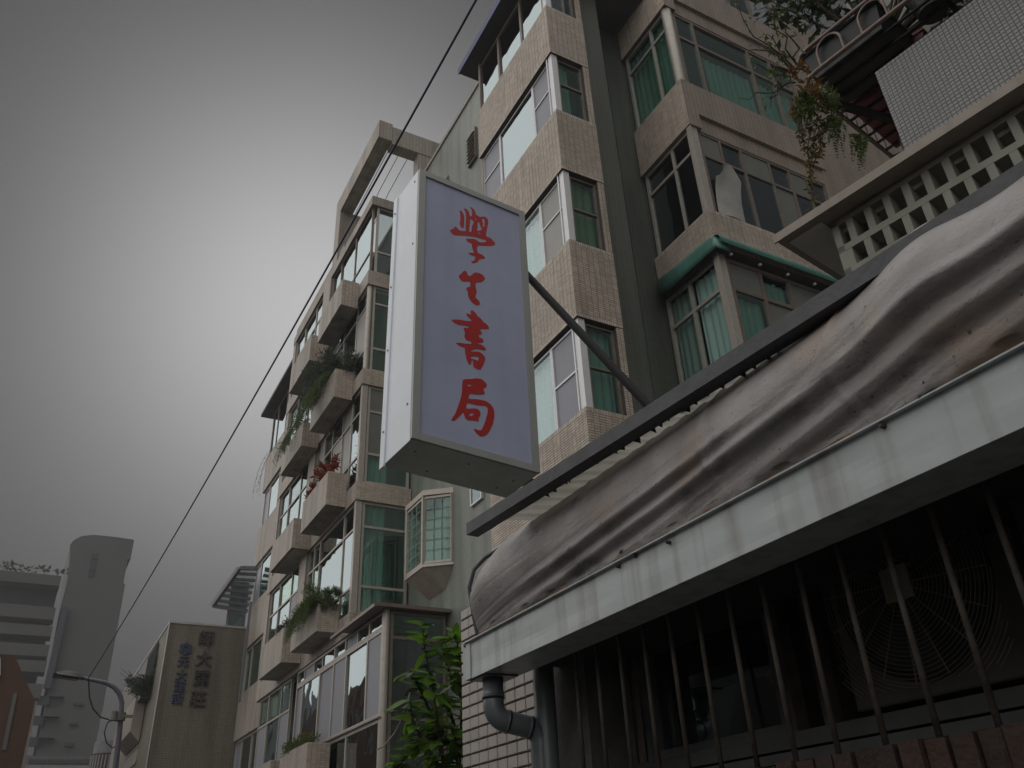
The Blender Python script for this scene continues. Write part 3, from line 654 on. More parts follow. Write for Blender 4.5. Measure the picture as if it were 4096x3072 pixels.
for bx_ in ((1.88, 1.93, 1.80, 1.84, 1.90, 2.26), (1.88, 1.93, 1.68, 1.70, 1.90, 2.26), (1.80, 1.9, .86, .98, 1.79, 2.26)):
    b = MB(); b.box(*bx_); build('frame_post', b, RUST, H)
# gutter
GUT = mat('gutter_paint', (0.49, 0.53, 0.53), .38, .05, 3, .03, 60, streak=.75, dcol=(.24, .20, .19), spec=.4, ss=(16, 16, .5))
b = MB(); t = .004; gy0, gy1 = -1.5, 2.915

gn, gm = 260, 8; gv = []
for i in range(gn + 1):
    y = gy1 + (gy0 - gy1) * i / gn
    for j in range(gm + 1):
        k = j / gm; gv.append((1.40 + .0035 * NZ.noise(Vector((y * 2.3, k * 1.6, 0))) * math.sin(math.pi * k) + .0012 * NZ.noise(Vector((y * 9, k * 3, 5))) - (.0012 if -0.2 < y < .62 else 0), y, 2.222 + .135 * k))
b.add(gv, [(i * (gm + 1) + j, (i + 1) * (gm + 1) + j, (i + 1) * (gm + 1) + j + 1, i * (gm + 1) + j + 1) for i in range(gn) for j in range(gm)])
b.box(1.40 + t, 1.55, gy0, gy1, 2.222, 2.222 + t); b.box(1.55 - t, 1.55, gy0, gy1, 2.222 + t, 2.30)
b.box(1.386, 1.3995, gy0, gy1, 2.3535, 2.357)
b.prism([(1.40, gy1 + .0005, 2.222), (1.552, gy1 + .0005, 2.222), (1.552, gy1 + .0005, 2.29), (1.40, gy1 + .0005, 2.352)], (0, .004, 0))
b.prism([(1.392, gy1 + .001, 2.218), (1.398, gy1 - .045, 2.222), (1.398, gy1 - .045, 2.35), (1.392, gy1 + .001, 2.345)], (-.003, 0, 0))
gut = build('gutter', b, GUT, H, smooth=False)
for (px, py) in ((1865, 2585), (3534, 1705), (2542, 2224), (3690, 1590), (2676, 2170), (2475, 2266)):
    c = onX(px, py, 1.396); b = MB(); b.tube([c + Vector((.004, 0, 0)), c - Vector((.006, 0, 0))], .0055, 8); b.tube([c - Vector((.006, 0, 0)), c - Vector((.011, 0, 0))], .0035, 6); build('bolt', b, RUST, gut)
# down pipes
PIPE = mat('grey_pvc', (0.13, 0.145, 0.155), .35, .12, 8, .03, 40, streak=.3, dcol=(.05, .05, .05))
def arc(p, d0, d1, r_, n=8):
    """quarter bend starting at p heading d0 and leaving along d1"""
    p, d0, d1 = Vector(p), Vector(d0).normalized(), Vector(d1).normalized(); ang = d0.angle(d1); nrm = (d1 - d0 * d0.dot(d1)).normalized()
    return [p + d0 * r_ * math.sin(ang * k / n) + nrm * r_ * (1 - math.cos(ang * k / n)) for k in range(n + 1)]
b = MB(); dn = Vector((0, 0, -1)); dd = Vector((.96, -.16, -.22)).normalized()
st_ = Vector((1.468, 2.83, 2.222)); l1 = [st_, st_ + dn * .098] 
l2 = arc(l1[-1], dn, dd, .055); l3 = arc(l2[-1] + dd * .095, dd, dn, .05)
b.tube(l1 + l2[1:] + l3 + [l3[-1] + dn * 1.9], .0385, 20); b.tube([st_ + dn * .062, st_ + dn * .078], .0415, 20)
b.tube([l2[-1], l2[-1] + dd * .012], .0412, 20); b.tube([l3[0] - dd * .01, l3[0] + dd * .004], .0412, 20); b.box(1.41, 1.54, 2.765, 2.90, 2.216, 2.2215)
build('drain_pipe', b, PIPE, H, smooth=True)
b = MB(); b.tube([(1.66, 2.79, 2.26), (1.66, 2.79, 0)], .040, 20); b.tube([(1.66, 2.79, 1.86), (1.66, 2.79, 1.70)], .0445, 20)
build('drain_pipe', b, PIPE, H, smooth=True)
WIRE = mat('black_wire', (.01, .01, .01), .6)
for k, (y0, y1, rr) in enumerate(((2.93, 2.80, .0022), (2.95, 2.87, .0015), (2.975, 2.95, .0015))):
    b = MB(); b.tube([(1.735, y0, 2.26), (1.73, (y0 + y1) / 2 - .01, 2.08), (1.735, y1, 1.9)], rr, 5); build('wire', b, WIRE, H)
from mathutils import noise as NZ
# roof edge: flashing, corrugated sheet, beam
b = MB(); n = 90; vs = []
for i in range(n + 1):
    y = 2.82 - 4.2 * i / n; j = random.uniform(-.004, .004)
    vs += [(1.412 + j, y, 2.3585), (1.418 + j, y, 2.376 + random.uniform(-.003, .004)), (1.47, y, 2.384)]
b.add(vs, [(i * 3 + k, i * 3 + 3 + k, i * 3 + 4 + k, i * 3 + 1 + k) for i in range(n) for k in range(2)])
build('rusty_flashing', b, mat('bright_rust', (0.20, 0.10, 0.045), .8, .7, 25, .5, 90, dirt=.8, dcol=(.03, .02, .015)), H)
SHEET = mat('translucent_sheet', (0.42, 0.41, 0.37), .45, .18, 6, .05, 50, dirt=.5, dcol=(.16, .15, .09))
_t = SHEET.node_tree; _tr = nd('ShaderNodeBsdfTranslucent', _t); _ms = nd('ShaderNodeMixShader', _t); _ms.inputs[0].default_value = .55
_p = _t.nodes['Principled BSDF']; link(_t, _p.inputs['Base Color'].links[0].from_socket, _tr.inputs[0]); link(_t, _p.outputs[0], _ms.inputs[1]); link(_t, _tr.outputs[0], _ms.inputs[2]); link(_t, _ms.outputs[0], _t.nodes['Material Output'].inputs[0])
b = MB(); vs = []; ny = 560; xs_ = [0, .06, .12, .2, .4, .9]
def corr(y):
    p = (y / .082) % 1.0
    return .012 * (min(1, max(0, (p - .1) * 8)) - min(1, max(0, (p - .6) * 8)))
for i in range(ny + 1):
    y = 2.50 - 4.0 * i / ny; xo = 1.318 + .0775 * (2.63 - y) + random.uniform(-.004, .004)
    for x in xs_: vs.append((xo + x, y, 2.684 + corr(y) + x * .12 + .006 * NZ.noise(Vector((y * 3, x * 4, 0)))))
nx_ = len(xs_)
b.add(vs, [(i * nx_ + k, (i + 1) * nx_ + k, (i + 1) * nx_ + k + 1, i * nx_ + k + 1) for i in range(ny) for k in range(nx_ - 1)])
o = build('corrugated_sheet', b, SHEET, H)
BEAM = mat('dark_steel_beam', (0.075, 0.075, 0.083), .55, .25, 14, .15, 70, dirt=.35, dcol=(.045, .035, .03))
bA, bB = Vector((1.273, 2.63, 2.72)), Vector((1.436, .53, 2.72)); bd = (bA - bB).normalized(); bB2 = bB - bd * 1.2; nrm_ = Vector((bd.y, -bd.x, 0))
b = MB(); t = .004
b.obox((bA + bB2) / 2 + nrm_ * .002 + Vector((0, 0, -.0225)), bd * (bA - bB2).length / 2, nrm_ * .002, (0, 0, .0225))
b.obox((bA + bB2) / 2 + nrm_ * .026 + Vector((0, 0, -.043)), bd * (bA - bB2).length / 2, nrm_ * .0235, (0, 0, .002))
b.obox((bA + bB2) / 2 + nrm_ * .026 + Vector((0, 0, -.002)), bd * (bA - bB2).length / 2, nrm_ * .0235, (0, 0, .002))
build('roof_beam', b, BEAM, H)
b = MB(); L_ = (bA - bB2).length; s_ = .35
while s_ < L_:
    p = bA - bd * s_ + nrm_ * .048; k = random.uniform(.01, .035); l = random.uniform(.02, .06)
    if random.random() < .75:
        q_ = p - bd * l + Vector((0, 0, -.012)); m_ = p - bd * l * .4 + nrm_ * k + Vector((0, 0, -.035 - random.random() * .012))
        b.add([p + Vector((0, 0, -.03)), q_, m_, p + nrm_ * k * .7 + Vector((0, 0, -.025))], [(0, 1, 2), (0, 2, 3)])
    s_ += l * random.uniform(.7, 1.6)
build('rust_flakes', b, RUST, H)['kind'] = 'stuff'
# tarpaulin
ny, nt2 = 700, 90; vs = []
def sm(x): x = max(0, min(1, x)); return x * x * (3 - 2 * x)
for i in range(ny + 1):
    Y = 2.835 - 4.1 * i / ny
    for j in range(nt2 + 1):
        t = j / nt2
        bul = .074 * math.sin(math.pi * min(1, (t ** 1.25) * .90 + .06)) * (1 + .16 * math.sin(Y * 2.1 + 1))
        x = 1.432 + .045 * t ** 1.5 - bul; z = 2.368 + .337 * t
        d = 0
        for (c0, k_, w_, a_, ya, yb) in ((.10, .22, .040, .026, 2.70, 1.15), (-.06, .24, .040, .020, 2.65, 1.0), (.62, -.02, .03, .006, 2.4, 1.5), (.05, .34, .055, .026, 1.75, .25), (-.10, .33, .045, .022, 1.6, .1), (-.28, .36, .045, .020, 1.45, -.2), (.30, .25, .05, .014, 1.1, -.2)):
            c = c0 + k_ * (ya - Y); m = sm((ya - Y) / .5) * sm((Y - yb) / .45)
            e = (t - c) / w_
            d += .40 * m * a_ * (1 - sm((t - .45) / .4)) * (math.exp(-e * e) - .9 * math.exp(-(e - 1.9) ** 2) * .8)
        nz = NZ.noise(Vector((Y * 2.6, t * 2.2, 3.3))) * .006 + NZ.noise(Vector((Y * 7, t * 9, 1.3))) * .0016
        # fine creases and sagging seams
        for (w0, am, ph_) in ((5.1, .0022, 0.0), (9.3, .0018, 1.7), (17.0, .0012, 4.1)):
            q1 = NZ.noise(Vector((Y * w0 * .16 + t * w0 * .1, t * w0 * .9 + Y * w0 * .24, ph_))); d += am * max(0, 1 - abs(q1) * 9) * (.5 + .8 * NZ.noise(Vector((Y * 1.7, t * 2, ph_ + 5)))) * (1 - .7 * sm((t - .35) / .4))
        for ys in (2.08, 1.42, .98, .30):
            e = (Y - ys - .05 * math.sin(t * 3)) / .012; d -= .004 * math.exp(-e * e)
        d += nz * sm(t * 5) * sm((1 - t) * 6)
        bump = .06 * math.exp(-((Y - .78) / .13) ** 2) * t
        z += bump * .85; x -= bump * .1
        if Y < .7: z += .02 * sm((.7 - Y) / .3) * t
        x += d; z += d * .3 * (.5 - t)
        # rounded far end
        if Y > 2.62:
            k = (Y - 2.62) / .215; z -= .055 * k ** 3 * t; x += .03 * k ** 3 * t
        if t < .06: z += .004 * math.sin(Y * 31) + .003 * math.sin(Y * 77)
        vs.append((x, Y, z))
b = MB(); m1 = nt2 + 1
b.add(vs, [(i * m1 + j, (i + 1) * m1 + j, (i + 1) * m1 + j + 1, i * m1 + j + 1) for i in range(ny) for j in range(nt2)])
def tarpmat():
    m = bpy.data.materials.new('wet_tarpaulin'); m.use_nodes = True; t = m.node_tree; p = t.nodes['Principled BSDF']
    geo = nd('ShaderNodeNewGeometry', t)
    def noise(sc, det=8, vec=(1, 1, 1), rough=.6):
        mp = nd('ShaderNodeMapping', t); mp.inputs['Scale'].default_value = vec; link(t, geo.outputs['Position'], mp.inputs[0])
        n = nd('ShaderNodeTexNoise', t); n.inputs['Scale'].default_value = sc; n.inputs['Detail'].default_value = det; n.inputs['Roughness'].default_value = rough; link(t, mp.outputs[0], n.inputs['Vector']); return n.outputs['Fac']
    def ramp(fac, a, b_):
        r_ = nd('ShaderNodeMapRange', t); r_.inputs[1].default_value = a; r_.inputs[2].default_value = b_; link(t, fac, r_.inputs[0]); return r_.outputs[0]
    def mix(f_, a, b_):
        x = nd('ShaderNodeMix', t, data_type='RGBA'); link(t, f_, x.inputs[0])
        for s_, i in ((a, 6), (b_, 7)):
            if isinstance(s_, tuple): x.inputs[i].default_value = (*s_, 1)
            else: link(t, s_, x.inputs[i])
        return x.outputs[2]
    c = mix(ramp(noise(5), .35, .65), (.21, .195, .187), (.32, .30, .29))
    c = mix(ramp(noise(2.2, 6), .54, .70), c, (.29, .215, .17))
    c = mix(ramp(noise(3.0, 9, (1, 1, 2.5)), .57, .68), c, (.13, .12, .12))
    c = mix(ramp(noise(70, 3), .66, .74), c, (.05, .045, .045))
    c = mix(ramp(noise(9, 10, (9, .7, .5), .7), .66, .72), c, (.46, .45, .46))
    link(t, c, p.inputs['Base Color'])
    rr_ = nd('ShaderNodeMapRange', t); rr_.inputs[3].default_value = .22; rr_.inputs[4].default_value = .75; link(t, noise(11, 6), rr_.inputs[0]); link(t, rr_.outputs[0], p.inputs['Roughness']); p.inputs['Roughness'].default_value = .6
    bn = nd('ShaderNodeBump', t); bn.inputs['Strength'].default_value = .35; bn.inputs['Distance'].default_value = .005
    mm = nd('ShaderNodeMath', t, operation='ADD'); link(t, noise(24, 7, (1, .5, 1)), mm.inputs[0]); link(t, noise(120, 4), mm.inputs[1]); link(t, mm.outputs[0], bn.inputs['Height']); link(t, bn.outputs[0], p.inputs['Normal'])
    p.inputs['Specular IOR Level'].default_value = .45
    return m
TP = tarpmat()
tarp = build('tarpaulin', b, TP, None, smooth=True); sd = tarp.modifiers.new('s', 'SOLIDIFY'); sd.thickness = .003
tag(tarp, 'wet grey brown tarpaulin bulging and folded above the white gutter', 'tarpaulin')
b = MB(); b.tube([(1.425, 2.842, 2.33), (1.40, 2.845, 2.45), (1.385, 2.845, 2.55), (1.40, 2.83, 2.62), (1.43, 2.79, 2.66), (1.47, 2.70, 2.685)], .008, 8); b.box(1.40, 1.42, 2.835, 2.86, 2.46, 2.50)
build('edge_tube', b, BEAM, H, smooth=True)

# ================================================================ outdoor unit behind the bars
acx, acy, acz = 1.90, 1.37, 2.195
AC = thing('air_conditioner', (acx, acy, 1.9), 'air conditioner outdoor unit with round wire fan guard behind the bars', 'air conditioner')
ACM = mat('ac_housing', (.10, .095, .08), .55, .12, 6, dirt=.3)
b = MB(); b.box(acx + .03, acx + .33, acy - .30, acy + .26, 1.925, 2.255)
hz = build('housing', b, ACM, AC, bevel=.008)
# fan opening: its shaded depth painted as a black disc proud of the housing
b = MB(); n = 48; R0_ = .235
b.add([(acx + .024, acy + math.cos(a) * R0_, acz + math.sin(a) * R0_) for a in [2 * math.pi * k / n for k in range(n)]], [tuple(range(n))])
build('fan_shade_disc', b, mat('fan_shade_black', (.012, .012, .012), .8), AC)
for k in range(3):
    b = MB(); a0_ = k * 2.094; pts = []
    for i in range(7):
        a = a0_ + i * .16; pts.append((acx + .012 + .004 * math.sin(i), acy + math.cos(a) * .05, acz + math.sin(a) * .05)); pts.append((acx + .018, acy + math.cos(a + .35) * .21, acz + math.sin(a + .35) * .21))
    b.add(pts, [(2 * i, 2 * i + 2, 2 * i + 3, 2 * i + 1) for i in range(6)]); build('fan_blade', b, mat('blade', (.03, .03, .03), .5), AC)
b = MB(); GX = acx - .012
for k in range(19):
    rr = .048 + k * .0108; m = 40
    b.tube([(GX - .006 * (1 - k / 19), acy + math.cos(2 * math.pi * i / m) * rr, acz + math.sin(2 * math.pi * i / m) * rr) for i in range(m + 1)], .0011, 4, cap=False)
for k in range(16):
    a = 2 * math.pi * k / 16 + .1; b.bar((GX - .002, acy + math.cos(a) * .04, acz + math.sin(a) * .04), (GX - .002, acy + math.cos(a) * .245, acz + math.sin(a) * .245), .0022, .0022)
for k in range(9):
    for sy in (-1, 1):
        for sz in (-1, 1):
            rr = .25 + k * .0108
            if rr < .33:
                pts = [(GX, acy + sy * math.cos(a) * rr, acz + sz * math.sin(a) * rr) for a in [math.pi / 2 * i / 14 for i in range(15)]]
                pts = [p for p in pts if abs(p[1] - acy) < .25 and abs(p[2] - acz) < .25]
                if len(pts) > 2: b.tube(pts, .0011, 4)
build('fan_guard', b, mat('guard_wire', (.20, .185, .15), .5), AC)
b = MB(); b.box(GX - .012, GX - .004, acy - .042, acy + .042, acz - .044, acz + .044); build('guard_badge', b, mat('badge', (.30, .29, .23), .5), AC, bevel=.006)

# ================================================================ hanging light box sign
def pol(azd, d, z): return Vector((math.sin(math.radians(azd)) * d, math.cos(math.radians(azd)) * d, z))
d1, d2, d0_ = 4.91, 5.35, 5.23
Q1b, Q1t = onY(1642.4, 1757, 4.56), onY(1675, 682.6, 4.56)
Q2b, Q2t = pol(31.25, d2, 1.6 + .447 * d2), pol(31.36, d2, 1.6 + .896 * d2)
Q0b, Q0t = pol(19.62, d0_, 1.6 + .463 * d0_), pol(19.96, d0_, 1.6 + .922 * d0_)
Q3b, Q3t = Q0b + Q2b - Q1b, Q0t + Q2t - Q1t
S = thing('shop_sign', tuple(Q1b), 'tall light box sign with red brush characters 學生書局 on blue grey panel', 'shop sign')
SW = mat('sign_white', (.80, .85, .91), .35, .05, 2, streak=.22, dcol=(.52, .54, .57)); SG = mat('sign_grey_trim', (.36, .365, .355), .4, .06, 6, metal=.2)
SP = mat('sign_panel', (.38, .41, .55), .32, .09, 1.6, .02, 40, streak=.22, dcol=(.27, .29, .38), spec=.3); SU = mat('sign_underside', (.66, .69, .64), .5, .12, 5, metal=.1, dirt=.3)
fx = (Q2b - Q1b).normalized(); fz = (Q1t - Q1b).normalized(); fn = fx.cross(fz).normalized()   # towards the viewer
if fn.y > 0: fn = -fn
b = MB(); b.hexa([Q1b, Q2b, Q3b, Q0b, Q1t, Q2t, Q3t, Q0t]); build('body', b, SU, S)
# front trim and panel
Wd, Hd = (Q2b - Q1b).length, (Q1t - Q1b).length
def FP(a, c, e=0): # a across 0..1, c up 0..1
    return (Q1b * (1 - a) + Q2b * a) * (1 - c) + (Q1t * (1 - a) + Q2t * a) * c + fn * e
tw = .052; ta, tc_ = tw / Wd, tw / Hd
def fpr(a0_, a1_, c0, c1, e0, e1, nm, m_):
    b = MB(); b.hexa([FP(a0_, c0, e0), FP(a1_, c0, e0), FP(a1_, c0, e1), FP(a0_, c0, e1), FP(a0_, c1, e0), FP(a1_, c1, e0), FP(a1_, c1, e1), FP(a0_, c1, e1)]); return build(nm, b, m_, S)
fpr(-.004, ta, 0, 1, .002, .028, 'trim', SG); fpr(1 - ta, 1.004, 0, 1, .002, .028, 'trim', SG)
fpr(ta + .001, 1 - ta - .001, 0, tc_, .002, .027, 'trim', SG); fpr(ta + .001, 1 - ta - .001, 1 - tc_, 1, .002, .027, 'trim', SG)
fpr(ta, 1 - ta, tc_, 1 - tc_, .002, .012, 'panel', SP)
# white side panel
sn = (Q0b - Q1b).normalized(); so_ = Vector((sn.y, -sn.x, 0)); 
if so_.x > 0: so_ = -so_
def SPt(a, c, e=0): return (Q1b * (1 - a) + Q0b * a) * (1 - c) + (Q1t * (1 - a) + Q0t * a) * c + so_ * e
def spr(a0_, a1_, c0, c1, e0, e1, nm, m_):
    b = MB(); b.hexa([SPt(a0_, c0, e0), SPt(a1_, c0, e0), SPt(a1_, c0, e1), SPt(a0_, c0, e1), SPt(a0_, c1, e0), SPt(a1_, c1, e0), SPt(a1_, c1, e1), SPt(a0_, c1, e1)]); return build(nm, b, m_, S)
spr(-.004, .86, -.004, 1.0, .002, .007, 'side_panel', SW); spr(.868, 1.02, -.012, 1.0, .003, .018, 'side_edge', SW)
for a, c in ((.12, .12), (.12, .965), (.12, .70), (.93, .10), (.93, .38), (.93, .62), (.93, .93)):
    p = SPt(a, c, .006 if a < .5 else .018); b = MB(); b.tube([p, p + so_ * .006], .008, 8); build('screw', b, BRZ, S)
for a, c in ((.1, .3), (.5, .25), (.9, .4), (.3, .8), (.85, .75)):
    p = (Q1b * (1 - a) + Q2b * a) * (1 - c) + (Q0b * (1 - a) + Q3b * a) * c; b = MB(); b.tube([p, p - Vector((0, 0, .004))], .008, 8); build('screw', b, BRZ, S)
# brush characters, traced as flat outlines on the panel
RED = mat('red_vinyl', (.40, .030, .028), .35, .05, 4)
G1 = dict(o=(1780, 810), s=6.143, p=[
 [(110, 680), (210, 650), (240, 585), (290, 620), (330, 675), (400, 700), (520, 706), (500, 620), (515, 400), (510, 240), (450, 160), (490, 148), (550, 185), (590, 250), (605, 345), (655, 335), (665, 250), (655, 180), (612, 125), (650, 118), (710, 175), (745, 235), (755, 300), (830, 345), (860, 365), (930, 345), (1010, 365), (1050, 420), (1062, 490), (1040, 600), (1020, 720), (1000, 820), (1040, 855), (1120, 875), (1165, 930), (1220, 985), (1232, 1035), (1195, 1068), (1060, 1080), (900, 1068), (815, 1062), (780, 1120), (785, 1190), (812, 1250), (900, 1280), (970, 1335), (980, 1375), (945, 1398), (850, 1388), (820, 1440), (760, 1480), (680, 1498), (635, 1455), (690, 1445), (740, 1390), (742, 1330), (640, 1295), (570, 1245), (620, 1235), (720, 1245), (680, 1160), (660, 1090), (665, 1020), (560, 970), (500, 905), (560, 890), (740, 900), (800, 950), (860, 985), (960, 978), (1015, 965), (1005, 935), (900, 905), (800, 870), (700, 850), (560, 828), (420, 812), (250, 808), (180, 775)],
 [(620, 405), (700, 465), (705, 495), (655, 590), (645, 735), (580, 715), (608, 560), (612, 470)],
 [(800, 490), (840, 495), (860, 580), (915, 665), (860, 690), (785, 705), (800, 600)],
 [(915, 410), (955, 405), (970, 470), (965, 610), (920, 600), (935, 510), (910, 460)],
 [(730, 398), (760, 400), (770, 425), (745, 435)], [(810, 740), (870, 765), (860, 780), (805, 765)]])
G1b = dict(o=(1780, 810), s=6.143, p=[[(345, 205), (400, 205), (450, 280), (472, 350), (465, 610), (430, 630), (395, 610), (355, 520), (375, 440), (375, 270)]])
G2 = dict(o=(1800, 1060), s=8.73, p=[[(295, 375), (400, 295), (480, 205), (545, 205), (590, 270), (625, 370), (680, 385), (740, 370), (830, 280), (930, 260), (1060, 300), (1160, 370), (1230, 480), (1180, 550), (1080, 610), (905, 615), (885, 720), (910, 870), (935, 960), (890, 1070), (890, 1160), (1000, 1240), (1055, 1360), (1010, 1405), (890, 1400), (780, 1320), (690, 1210), (620, 1050), (625, 930), (555, 840), (600, 780), (710, 765), (712, 600), (620, 570), (500, 585), (400, 550), (340, 480)]])
G3 = dict(o=(1780, 1220), s=5.927, p=[[(135, 345), (340, 348), (480, 380), (635, 385), (620, 345), (550, 290), (500, 220), (510, 198), (630, 232), (605, 165), (610, 130), (660, 130), (730, 200), (770, 270), (850, 320), (900, 400), (1000, 470), (1048, 550), (1030, 575), (940, 565), (810, 575), (860, 640), (880, 690), (785, 710), (820, 780), (880, 795), (915, 840), (895, 890), (775, 900), (780, 930), (860, 940), (950, 1010), (975, 1050), (940, 1075), (830, 1055), (730, 1040), (640, 1070), (590, 1105), (700, 1110), (800, 1105), (880, 1160), (940, 1225), (952, 1290), (900, 1430), (840, 1525), (780, 1530), (690, 1480), (665, 1430), (668, 1320), (630, 1310), (605, 1420), (560, 1400), (510, 1290), (470, 1090), (480, 1020), (330, 965), (250, 900), (340, 895), (480, 918), (635, 925), (620, 870), (560, 850), (490, 820), (455, 740), (475, 650), (430, 540), (560, 545), (565, 510), (480, 485), (320, 472), (220, 420)],
 [(600, 1218), (790, 1222), (800, 1260), (780, 1330), (700, 1292), (615, 1275)]])
G4 = dict(o=(1780, 1490), s=5.926, p=[[(425, 160), (600, 155), (720, 140), (860, 148), (930, 215), (975, 260), (990, 310), (960, 355), (885, 395), (930, 445), (938, 490), (920, 520), (740, 522), (640, 505), (580, 505), (560, 560), (562, 630), (720, 628), (880, 655), (980, 685), (1060, 740), (1140, 830), (1165, 930), (1165, 1080), (1120, 1250), (1030, 1430), (920, 1515), (840, 1515), (760, 1460), (680, 1350), (690, 1330), (760, 1360), (860, 1375), (940, 1200), (1010, 950), (1010, 830), (960, 800), (880, 780), (780, 782), (640, 745), (535, 715), (500, 790), (505, 860), (600, 860), (740, 850), (810, 900), (840, 950), (830, 1040), (785, 1075), (800, 1140), (780, 1160), (690, 1135), (530, 1130), (470, 1070), (435, 930), (330, 1050), (220, 1140), (150, 1150), (160, 1090), (240, 980), (300, 820), (370, 620), (405, 450), (405, 280)],
 [(530, 280), (615, 285), (612, 325), (550, 335)], [(565, 1010), (600, 970), (680, 960), (670, 1010), (600, 1040)]])
def on_plane(px, py, p0, n): d = ray(px, py); k = (Vector(p0) - CAMP).dot(n) / d.dot(n); return CAMP + d * k
def glyph(gs, nm):
    base = Q1b + fn * .0125; cu = bpy.data.curves.new('g', 'CURVE'); cu.dimensions = '2D'; cu.fill_mode = 'BOTH'; cu.extrude = .0012
    for G in gs:
        for pl in G['p']:
            pts = []
            for (x, y) in pl:
                P = on_plane(G['o'][0] + x / G['s'], G['o'][1] + y / G['s'], base, fn) - base; pts.append((P.dot(fx), P.dot(fx.cross(fn) * -1)))
            # soften corners
            q = []
            for i in range(len(pts)):
                a, c = pts[i], pts[(i + 1) % len(pts)]; q.append((a[0] * .8 + c[0] * .2, a[1] * .8 + c[1] * .2)); q.append((a[0] * .2 + c[0] * .8, a[1] * .2 + c[1] * .8))
            sp = cu.splines.new('POLY'); sp.points.add(len(q) - 1); sp.use_cyclic_u = True
            for i, (a, c) in enumerate(q): sp.points[i].co = (a, c, 0, 1)
    o = bpy.data.objects.new('g', cu); C.collection.objects.link(o); bpy.context.view_layer.update()
    me = bpy.data.meshes.new_from_object(o.evaluated_get(bpy.context.evaluated_depsgraph_get())); bpy.data.objects.remove(o)
    me.materials.clear(); me.materials.append(RED); uz = fn.cross(fx)
    ob = put(nm, me, base + fn * .0012, S); ob.rotation_euler = Matrix((fx, uz, fn)).transposed().to_euler(); return ob
glyph([G1, G1b], 'brush_character'); glyph([G2], 'brush_character'); glyph([G3], 'brush_character'); glyph([G4], 'brush_character')
STR = mat('dark_strut', (.012, .010, .011), .8, .2, 9)
a_ = onY(2112, 1105, 4.72); b_ = onX(2600, 1630, 3.25)
b = MB(); b.tube([a_ + (a_ - b_) * .12, b_ + (b_ - a_) * .25], .032, 14); build('support_strut', b, STR, S, smooth=True)
c = onY(2330 + 75, 1430, 4.15); 
b = MB(); p = onY(2125, 1935, 4.9); b.bar(p + Vector((-.08, 0, 0)), p + Vector((1.6, -.3, 0)), .04, .05); build('bracket', b, STR, S)

# ================================================================ upper house: eave, lattice, mosaic wall
ya = math.radians(10); SD = Vector((-math.sin(ya), math.cos(ya), 0)); PD = Vector((math.cos(ya), math.sin(ya), 0)); UP = Vector((0, 0, 1))
ZE = 5.0
tip = onZ(3105, 968, ZE); L0 = onZ(3318, 893, ZE)
U = thing('upper_house', tuple(L0), 'upper storey with white lattice blocks under a concrete eave and white mosaic wall', 'house')
WHT = mat('old_white_paint', (.27, .27, .23), .8, .12, 6, .1, 60, streak=.25, dcol=(.2, .17, .11)); MOS = mat('white_mosaic', (.24, .24, .23), .45, .05, 4, rnd=.07)
offP = (L0 - tip).dot(PD); offS = (tip - L0).dot(SD)
def UPt(s, p, z): return L0 + SD * s + PD * p + UP * (z - ZE)
def ubox(mb, s0_, s1_, p0_, p1_, z0, z1):
    mb.hexa([UPt(s0_, p0_, z0), UPt(s0_, p1_, z0), UPt(s1_, p1_, z0), UPt(s1_, p0_, z0), UPt(s0_, p0_, z1), UPt(s0_, p1_, z1), UPt(s1_, p1_, z1), UPt(s1_, p0_, z1)])
b = MB(); ubox(b, -4.5, offS, -offP, 3.0, ZE + .002, ZE + .045); ubox(b, -4.5, offS + .01, -offP - .012, -offP, ZE - .012, ZE + .05); build('eave', b, RENDER, U)
b = MB(); ubox(b, 0.02, offS - .05, -offP + .06, 2.5, ZE - .012, ZE); build('soffit_panel', b, mat('soffit_white', (.62, .62, .58), .8, .08, 4, dirt=.2, dcol=(.2, .17, .1)), U)
zb = on_plane(3378, 1095, L0, PD).z; zm = on_plane(3357, 1004, L0, PD).z
sA = (on_plane(3571, 874, L0, PD) - L0).dot(SD); sB = (on_plane(3647, 820, L0, PD) - L0).dot(SD); sp_ = abs(sB - sA)
def lat(s0_, s1_, z0, z1, nm='lattice_bar'):
    b = MB(); ubox(b, s0_, s1_, 0, .12, z0, z1); return build(nm, b, WHT, U)
lat(-4.5, 0, ZE - .05, ZE - .014); lat(-4.5, 0, zm - .022, zm + .022); lat(-4.5, 0, zb - .022, zb + .022); lat(-.045, 0, zb - .5, ZE, 'corner_post')
k = 0; s_ = sA
while s_ < -.12: s_ += sp_
while s_ > -4.2:
    b = MB(); ubox(b, s_ - .022, s_ + .022, .001, .119, zm + .023, ZE - .051); build('lattice_bar', b, WHT, U)
    b = MB(); ubox(b, s_ - .022 + sp_ * .45, s_ + .022 + sp_ * .45, .001, .119, zb + .023, zm - .023); build('lattice_bar', b, WHT, U)
    if k % 2 == 0:
        b = MB(); ubox(b, s_ + sp_ * .2, s_ + sp_ * .8, .05, .35, zm + .14, zm + .19); build('lattice_ledge', b, WHT, U)
    s_ -= sp_; k += 1
b = MB(); ubox(b, -4.5, -.001, .55, .7, zb - 1.2, ZE - .001); ubox(b, -.14, -.001, .121, .54, zb - .5, ZE - .02); build('inner_wall', b, WHT, U)
b = MB(); ubox(b, -4.5, -.002, .15, 3, 2.63, zb - .55); ubox(b, -4.5, -.3, .8, 3, zb - .55, 7.5); build('wall', b, WHT, U)
ledge = MB(); ubox(ledge, -4.5, -.01, -.05, .14, zb - .6, zb - .5); build('ledge', ledge, RENDER, U)
m0 = onZ(3625, 614, ZE + .1); sM = (m0 - L0).dot(SD); pM = (m0 - L0).dot(PD)
mt_ = on_plane(3500, 290, m0, PD).z
